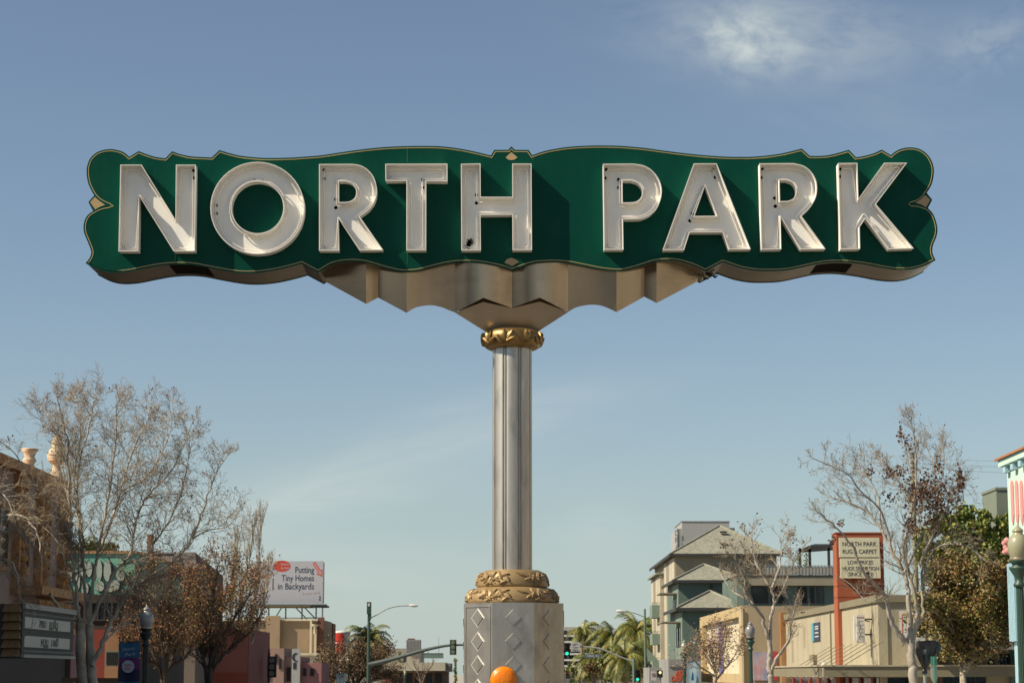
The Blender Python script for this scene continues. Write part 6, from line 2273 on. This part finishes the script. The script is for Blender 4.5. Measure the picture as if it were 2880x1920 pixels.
# ---- signals, poles and arms
sig_black = mat('signal_black', (0.012, 0.013, 0.012), rough=.5)
sig_green = mat('signal_green_housing', (0.025, 0.060, 0.040), rough=.5)
lit_green = mat('lit_green_lens', (0.02, 0.5, 0.35), rough=.3, emit=((0.03, 0.85, 0.55), 0.9))
lit_red = mat('lit_red_lens', (0.6, 0.03, 0.02), rough=.3, emit=((0.95, 0.06, 0.03), 0.7))
lit_amber = mat('lit_amber_lens', (0.6, 0.5, 0.2), rough=.3, emit=((0.9, 0.75, 0.35), 0.8))
dark_red = mat('dark_red_lens', (0.06, 0.012, 0.01), rough=.25)
dark_amb = mat('dark_amber_lens', (0.045, 0.02, 0.012), rough=.25)
back_tan = mat('signal_back_metal', (0.16, 0.16, 0.11), rough=.5)


def signal(px, py0, py1, Y, label, lit=2, back=False, group='traffic signals', housing=None, w_px=None):
    """three lenses between rows py0 and py1; lit = 0 red, 1 amber, 2 green, None"""
    z1, z0 = GZ(py0, Y), GZ(py1, Y)
    x = GX(px, Y)
    H = z1 - z0
    w = H * .40 if w_px is None else w_px * PXM(Y)
    hm = housing or sig_black
    o = thing('traffic_signal', label, 'traffic signal', (x, Y, z0), group)
    MB().box(x - w * .5, x + w * .5, Y, Y + w * .5, z0, z1).build('housing', hm, o)
    pl = MB()
    lp = [(x - w * .62, z0 - H * .03), (x + w * .62, z0 - H * .03), (x + w * .62, z1 + H * .03), (x - w * .62, z1 + H * .03)]
    pl.prism([lp], fxz, Y + w * .2, Y + w * .23)
    pl.build('back_plate', hm, o)
    for k in range(3):
        zc_ = z1 - H * (k + .5) / 3
        r = min(w * .38, H * .14)
        if back:
            q = MB().lathe([(r, -.01), (r * .9, w * .12)], (0, 0, 0), 16)
            MB().add([(x + a, Y - c_, zc_ + b_) for a, b_, c_ in q.v], q.f, True).build('lens_back', back_tan, o)
            continue
        m_ = (lit_red, lit_amber, lit_green)[k] if lit == k else (dark_red, dark_amb, dark_amb)[k]
        q = MB().lathe([(r, -.001), (r * .96, r * .1), (r * .6, r * .28), (.001, r * .34)], (0, 0, 0), 18)
        MB().add([(x + a, Y - c_, zc_ + b_) for a, b_, c_ in q.v], q.f, True).build('lens', m_, o)
        v = MB()
        n = 10
        vs = []
        for d in (0, w * .55):
            for i in range(n + 1):
                a = -.35 + (pi + .7) * i / n
                vs.append((x + r * 1.12 * cos(a), Y - d, zc_ + r * 1.12 * sin(a) - (d * .12)))
        v.add(vs, [(i, i + 1, n + 2 + i, n + 1 + i) for i in range(n)], True)
        v.build('visor', hm, o)
    return o


def px_tube(pts, r, Y, sides=8):
    c = catmull(pts, 5) if len(pts) > 2 else pts
    return MB().tube([P(p[0], p[1], Y) for p in c], r, sides)


Ypl = 135
o = thing('signal_pole', 'tall green pole with boxed camera on top, left of the neon sign post', 'pole', (GX(1036, Ypl), Ypl, 0))
x = GX(1036, Ypl)
MB().tube([(x, Ypl, 0), (x, Ypl, GZ(1740, Ypl))], [.12, .09], 12).build('pole', pole_green, o)
MB().box(x - .13, x + .14, Ypl - .14, Ypl + .14, GZ(1726, Ypl), GZ(1692, Ypl)).build('camera_box', sig_green, o)
MB().box(x - .08, x + .14, Ypl - .10, Ypl + .10, GZ(1742, Ypl), GZ(1726, Ypl) - .001).build('box_neck', sig_green, o)
MB().box(x - .06, x + .06, Ypl - .16, Ypl - .141, GZ(1704, Ypl), GZ(1696, Ypl)).build('camera_lens', trim_white, o)
px_tube([(1040, 1738), (1062, 1727), (1090, 1711), (1120, 1704), (1152, 1702)], .03, Ypl).build('lamp_arm', pole_grey, o)
c0, c1 = P(1150, 1701, Ypl), P(1176, 1703, Ypl)
lh = MB().tube([c0, c0.lerp(c1, .3), c0.lerp(c1, .7), c1], [.04, .09, .10, .03], 8)
lh.build('lamp_head', trim_white, o)
arm = px_tube([(1036, 1868), (1066, 1862), (1120, 1848), (1175, 1832), (1215, 1822), (1260, 1814), (1306, 1812), (1360, 1812)], [.16 - .11 * i / 35 for i in range(36)], Ypl)
arm.build('mast_arm', mat('arm_grey_green', (.10, .12, .11), rough=.5), o)
signal(1274, 1799, 1839, Ypl - .4, 'signal seen from behind hanging on the mast arm left of the sign housing', None, True, housing=sig_green, w_px=15)
o = thing('street_name_sign', 'green street name sign hanging below the left mast arm', 'sign', (GX(1219, Ypl), Ypl, GZ(1843, Ypl)))
MB().box(GX(1192, Ypl), GX(1247, Ypl), Ypl - .06, Ypl, GZ(1850, Ypl), GZ(1838, Ypl)).build('sign_plate', mat('pale_green_plate', (.16, .22, .19), rough=.5), o)
MB().box(GX(1192, Ypl), GX(1247, Ypl), Ypl - .065, Ypl + .01, GZ(1838, Ypl), GZ(1835.5, Ypl)).build('sign_case', sig_green, o)
for px_ in (1204, 1234):
    MB().box(GX(px_, Ypl) - .015, GX(px_, Ypl) + .015, Ypl - .03, Ypl, GZ(1836, Ypl) , GZ(1823, Ypl)).build('hanger', pole_grey, o)
MB().tube([P(1234, 1823, Ypl), P(1234, 1790, Ypl)], .012, 4).build('antenna', pole_grey, o)

Yp2 = 142
o = thing('street_light', 'tall grey-green street light with its arm reaching left over the palms', 'street light', (GX(1816, Yp2), Yp2, 0))
MB().tube([(GX(1817, Yp2), Yp2, 0), (GX(1815, Yp2), Yp2, GZ(1711, Yp2))], [.11, .07], 12).build('pole', mat('pole_pale_green', (.13, .18, .13), rough=.5), o)
px_tube([(1814, 1736), (1798, 1728), (1778, 1722), (1757, 1719)], .03, Yp2).build('lamp_arm', pole_grey, o)
c0, c1 = P(1759, 1719, Yp2), P(1732, 1717, Yp2)
MB().tube([c0, c0.lerp(c1, .35), c0.lerp(c1, .75), c1], [.04, .10, .11, .03], 8).build('lamp_head', trim_white, o)
signal(1826, 1868, 1908, Yp2 - 1.0, 'dark signal edge-on against the pole of the tall street light', None, True, w_px=12)

Yp3 = 148
o = thing('signal_pole', 'slim green pole with a curved signal arm reaching left towards the sign housing', 'pole', (GX(1783, Yp3), Yp3, 0))
MB().tube([(GX(1783, Yp3), Yp3, 0), (GX(1783, Yp3), Yp3, GZ(1850, Yp3))], [.12, .10], 12).build('pole', mat('pole_pale_green', (.13, .18, .13)), o)
px_tube([(1783, 1860), (1760, 1852), (1725, 1838), (1700, 1827), (1675, 1821), (1640, 1818), (1560, 1817)], .055, Yp3).build('mast_arm', mat('arm_pale', (.34, .34, .31), rough=.5), o)
signal(1595, 1808, 1842, Yp3 - .5, 'signal showing green right beside the sign housing', 2, w_px=13)
signal(1793, 1883, 1914, Yp3 - .6, 'signal showing green on the slim pole before the palms', 2, w_px=12)
signal(1776, 1882, 1914, Yp3 + .4, 'dark signal turned sideways left of the green one on the slim pole', None, True, w_px=9)
o = thing('regulatory_sign', 'white LEFT TURN YIELD sign hanging from the curved signal arm', 'sign', (GX(1619, Yp3), Yp3, GZ(1831, Yp3)))
Yq2 = Yp3 - .15
fc = MB().box(GX(1606, Yq2), GX(1631, Yq2), Yq2, Yq2 + .05, GZ(1831, Yq2), GZ(1805, Yq2)).build('sign_plate', mat('sign_white', (.50, .50, .48), rough=.5), o)
tx = MB()
tx.text('LEFT', (GX(1618.5, Yq2), Yq2 - .002, GZ(1814, Yq2)), u_, w_, 5.5 * PXM(Yq2), .004, offset=.01, width=16 * PXM(Yq2))
tx.text('TURN', (GX(1618.5, Yq2), Yq2 - .002, GZ(1822, Yq2)), u_, w_, 5.0 * PXM(Yq2), .004, width=16 * PXM(Yq2))
tx.text('YIELD', (GX(1618.5, Yq2), Yq2 - .002, GZ(1829.5, Yq2)), u_, w_, 5.0 * PXM(Yq2), .004, width=18 * PXM(Yq2))
tx.build('lettering', letter_black, fc)
o = thing('street_name_sign', 'blue-grey 30th St street name sign under the curved arm', 'sign', (GX(1665, Yq2), Yq2, GZ(1848, Yq2)))
fc = MB().box(GX(1641, Yq2), GX(1692, Yq2), Yq2, Yq2 + .05, GZ(1848, Yq2), GZ(1838, Yq2)).build('sign_plate', mat('slate_plate', (.09, .14, .16), rough=.5), o)
MB().text('30th St', (GX(1668, Yq2), Yq2 - .002, GZ(1846, Yq2)), u_, w_, 6 * PXM(Yq2), .004, width=34 * PXM(Yq2)).build('lettering', trim_white, fc)
for px_ in (1650, 1684):
    MB().box(GX(px_, Yq2) - .012, GX(px_, Yq2) + .012, Yq2 + .01, Yq2 + .03, GZ(1838, Yq2), GZ(1819, Yq2)).build('hanger', pole_grey, o)
Yp4 = 300
o = thing('signal_pole', 'farther small signal arm with a red light, low beside the sign housing', 'pole', (GX(1642, Yp4), Yp4, -1))
MB().tube([(GX(1642, Yp4), Yp4, -1.5), (GX(1641, Yp4), Yp4, GZ(1884, Yp4))], .14, 8).build('pole', pole_grey, o)
px_tube([(1642, 1893), (1620, 1888), (1600, 1885), (1560, 1884)], .07, Yp4).build('mast_arm', mat('arm_pale', (.34, .34, .31)), o)
signal(1597, 1886, 1906, Yp4 - .5, 'small distant signal showing red', 0, w_px=9)
o = thing('wooden_pole', 'pale wooden post between the palms and the white LEFT TURN sign', 'pole', (GX(1637, 260), 260, -1))
MB().tube([(GX(1638, 260), 260, -1), (GX(1636, 260), 260, GZ(1806, 260))], .15, 8).build('pole', mat('wood_pole', (.26, .21, .14), rough=.9, scale=5), o)
# crossing signal, turn restriction sign
Yp5 = 120
o = thing('crossing_beacon', 'black beacon with one pale amber lamp by the turn restriction sign', 'traffic signal', (GX(1857, Yp5), Yp5, 0))
zc_ = GZ(1893, Yp5)
MB().box(GX(1848, Yp5), GX(1864, Yp5), Yp5, Yp5 + .2, GZ(1904, Yp5), GZ(1884, Yp5)).build('housing', sig_black, o)
q = MB().lathe([(.075, 0), (.05, .03), (.001, .04)], (0, 0, 0), 14)
MB().add([(GX(1857, Yp5) + a, Yp5 - c_, GZ(1890, Yp5) + b_) for a, b_, c_ in q.v], q.f, True).build('lens', lit_amber, o)
MB().tube([(GX(1857, Yp5), Yp5 + .1, 0), (GX(1857, Yp5), Yp5 + .1, GZ(1904, Yp5))], .04, 8).build('post', pole_grey, o)
o = thing('turn_restriction_sign', 'white sign with a red-ringed turn symbol low by the grey shop', 'sign', (GX(1841, Yp5), Yp5, 0))
fc = MB().box(GX(1832, Yp5), GX(1846, Yp5), Yp5 + .3, Yp5 + .33, GZ(1912, Yp5), GZ(1886, Yp5)).build('sign_plate', mat('sign_white', (.5, .5, .48)), o)
c = P(1839, 1897, Yp5 + .29)
MB().prism([arc_pts(c.x, c.z, .10, .10, 20), arc_pts(c.x, c.z, .075, .075, 20)[::-1]], fxz, Yp5 + .29, Yp5 + .30).build('ring', redm, fc)
MB().box(c.x - .012, c.x + .012, Yp5 + .29, Yp5 + .299, c.z - .05, c.z + .04).box(c.x - .05, c.x - .013, Yp5 + .29, Yp5 + .299, c.z + .02, c.z + .04).build('arrow', letter_black, fc)
MB().tube([(GX(1834, Yp5), Yp5 + .36, 0), (GX(1834, Yp5), Yp5 + .36, GZ(1886, Yp5))], .03, 8).build('post', pole_grey, o)

# black signal and dark pole left of the billboard building
Yp6 = 110
o = thing('signal_pole', 'black pole with a spiked top and a side arm in front of the pink row', 'pole', (GX(756, Yp6), Yp6, 0))
MB().tube([(GX(756, Yp6), Yp6, 0), (GX(756, Yp6), Yp6, GZ(1838, Yp6)), (GX(756, Yp6), Yp6, GZ(1812, Yp6))], [.07, .06, .01], 8).build('pole', pole_dark, o)
px_tube([(756, 1872), (768, 1868), (775, 1858), (776, 1848)], .03, Yp6).build('side_arm', pole_grey, o)
signal(764, 1846, 1902, Yp6 - .5, 'large black signal seen from behind in front of the pink row', None, True, w_px=21)

# wooden utility pole and its wires
Yz = 104
xz = GX(2583.5, Yz)
zt_ = GZ(1272, Yz)
o = thing('utility_pole', 'weathered wooden utility pole rising through the pale bare tree', 'pole', (xz, Yz, 0))
wood = mat('weathered_wood', (0.27, 0.25, 0.17), (0.18, 0.165, 0.11), rough=.9, scale=4, streak=(4, 4, .4), contrast=1.6)
MB().tube([(xz, Yz, 0), (xz, Yz, zt_)], [.16, .10], 12).build('pole', wood, o)
for py_ in (1272, 1284, 1299, 1313, 1327):
    z = GZ(py_, Yz)
    MB().lathe([(.115, -.03), (.125, 0), (.115, .03)], (xz, Yz, z - .04), 12).build('band', trim_dark, o)
    MB().lathe([(.02, -.05), (.04, 0), (.02, .05)], (xz + .18, Yz, z - .05), 8).build('insulator', trim_white, o)
    MB().box(xz + .09, xz + .18, Yz - .02, Yz + .02, z - .06, z - .04).build('pin', trim_dark, o)
for n_, (pya, pyb, lab) in enumerate(((1284, 1284, 'topmost'), (1299, 1300, 'middle'), (1313, 1326, 'lowest'))):
    a = Vector((xz + .18, Yz, GZ(pya, Yz) - .05))
    e = Vector((xz + 26, Yz + 1.5, GZ(pyb, Yz) - .2))
    pts = []
    for i in range(13):
        t = i / 12
        p = a.lerp(e, t)
        p.z -= 4 * t * (1 - t) * .25
        pts.append(p)
    w_o = MB().tube(pts, .007, 4).build('overhead_wire', metal_grey, None, loc=a)
    tag(w_o, lab + ' of the three thin wires running right from the wooden utility pole', 'wire', 'wires from the wooden pole')

# bagged sign on a pole, green marker sign
Ybg = 62
o = thing('bagged_sign', 'street sign wrapped in glossy black plastic tied round its post', 'covered sign', (GX(2601, Ybg), Ybg, 0))
bagm = mat('black_plastic', (0.006, 0.006, 0.007), rough=.28, coat=.15, spec=.4)
bag = MB()
rsx = random.Random(5)
rows = [(1800, 2584, 2626), (1806, 2580, 2640), (1815, 2577, 2645), (1825, 2576, 2642), (1840, 2577, 2630), (1853, 2582, 2622), (1865, 2588, 2615), (1875, 2593, 2610), (1883, 2597, 2606), (1888, 2594, 2608), (1893, 2592, 2606)]
vs = []
nseg = 18
for (py_, a, b_) in rows:
    c = P((a + b_) / 2, py_, Ybg)
    hw = (b_ - a) / 2 * PXM(Ybg)
    for k in range(nseg):
        g_ = 2 * pi * k / nseg
        f_ = 1 + (.10 * (1 if k % 2 else -1) + rsx.uniform(-.06, .06))
        vs.append((c.x + hw * cos(g_) * (1 if abs(cos(g_)) > .95 else f_), c.y + min(hw, .16) * sin(g_) * f_ * 1.2, c.z + rsx.uniform(-.01, .01)))
bag.add(vs, [(i * nseg + k, i * nseg + (k + 1) % nseg, (i + 1) * nseg + (k + 1) % nseg, (i + 1) * nseg + k) for i in range(len(rows) - 1) for k in range(nseg)] + [tuple(range(nseg))[::-1]])
bag.build('plastic_bag', bagm, o)
MB().tube([(GX(2601, Ybg), Ybg, 0), (GX(2601, Ybg), Ybg, GZ(1880, Ybg))], .05, 8).build('post', pole_grey, o)
o = thing('stop_sign', 'pale back of a narrow eight-sided sign under a green street plate', 'sign', (GX(2627, 58), 58, 0))
Y8 = 58
lp = [(2621, 1872), (2634, 1872), (2637, 1880), (2637, 1906), (2632, 1919), (2624, 1919), (2618, 1906), (2618, 1880)]
MB().prism([ccw([(GX(a, Y8), GZ(b_, Y8)) for a, b_ in lp])], fxz, Y8, Y8 + .03).build('sign_plate', mat('sign_back_grey', (.30, .31, .27), rough=.5), o)
MB().box(GX(2619, Y8), GX(2636, Y8), Y8 - .02, Y8 + .02, GZ(1871, Y8), GZ(1845, Y8)).build('street_plate', mat('bright_green_plate', (.04, .20, .13), rough=.4), o)
MB().tube([(GX(2627.5, Y8), Y8 - .03, 0), (GX(2627.5, Y8), Y8 - .03, GZ(1845, Y8))], .02, 6).build('post', mat('green_post', (.06, .22, .15), rough=.4), o)
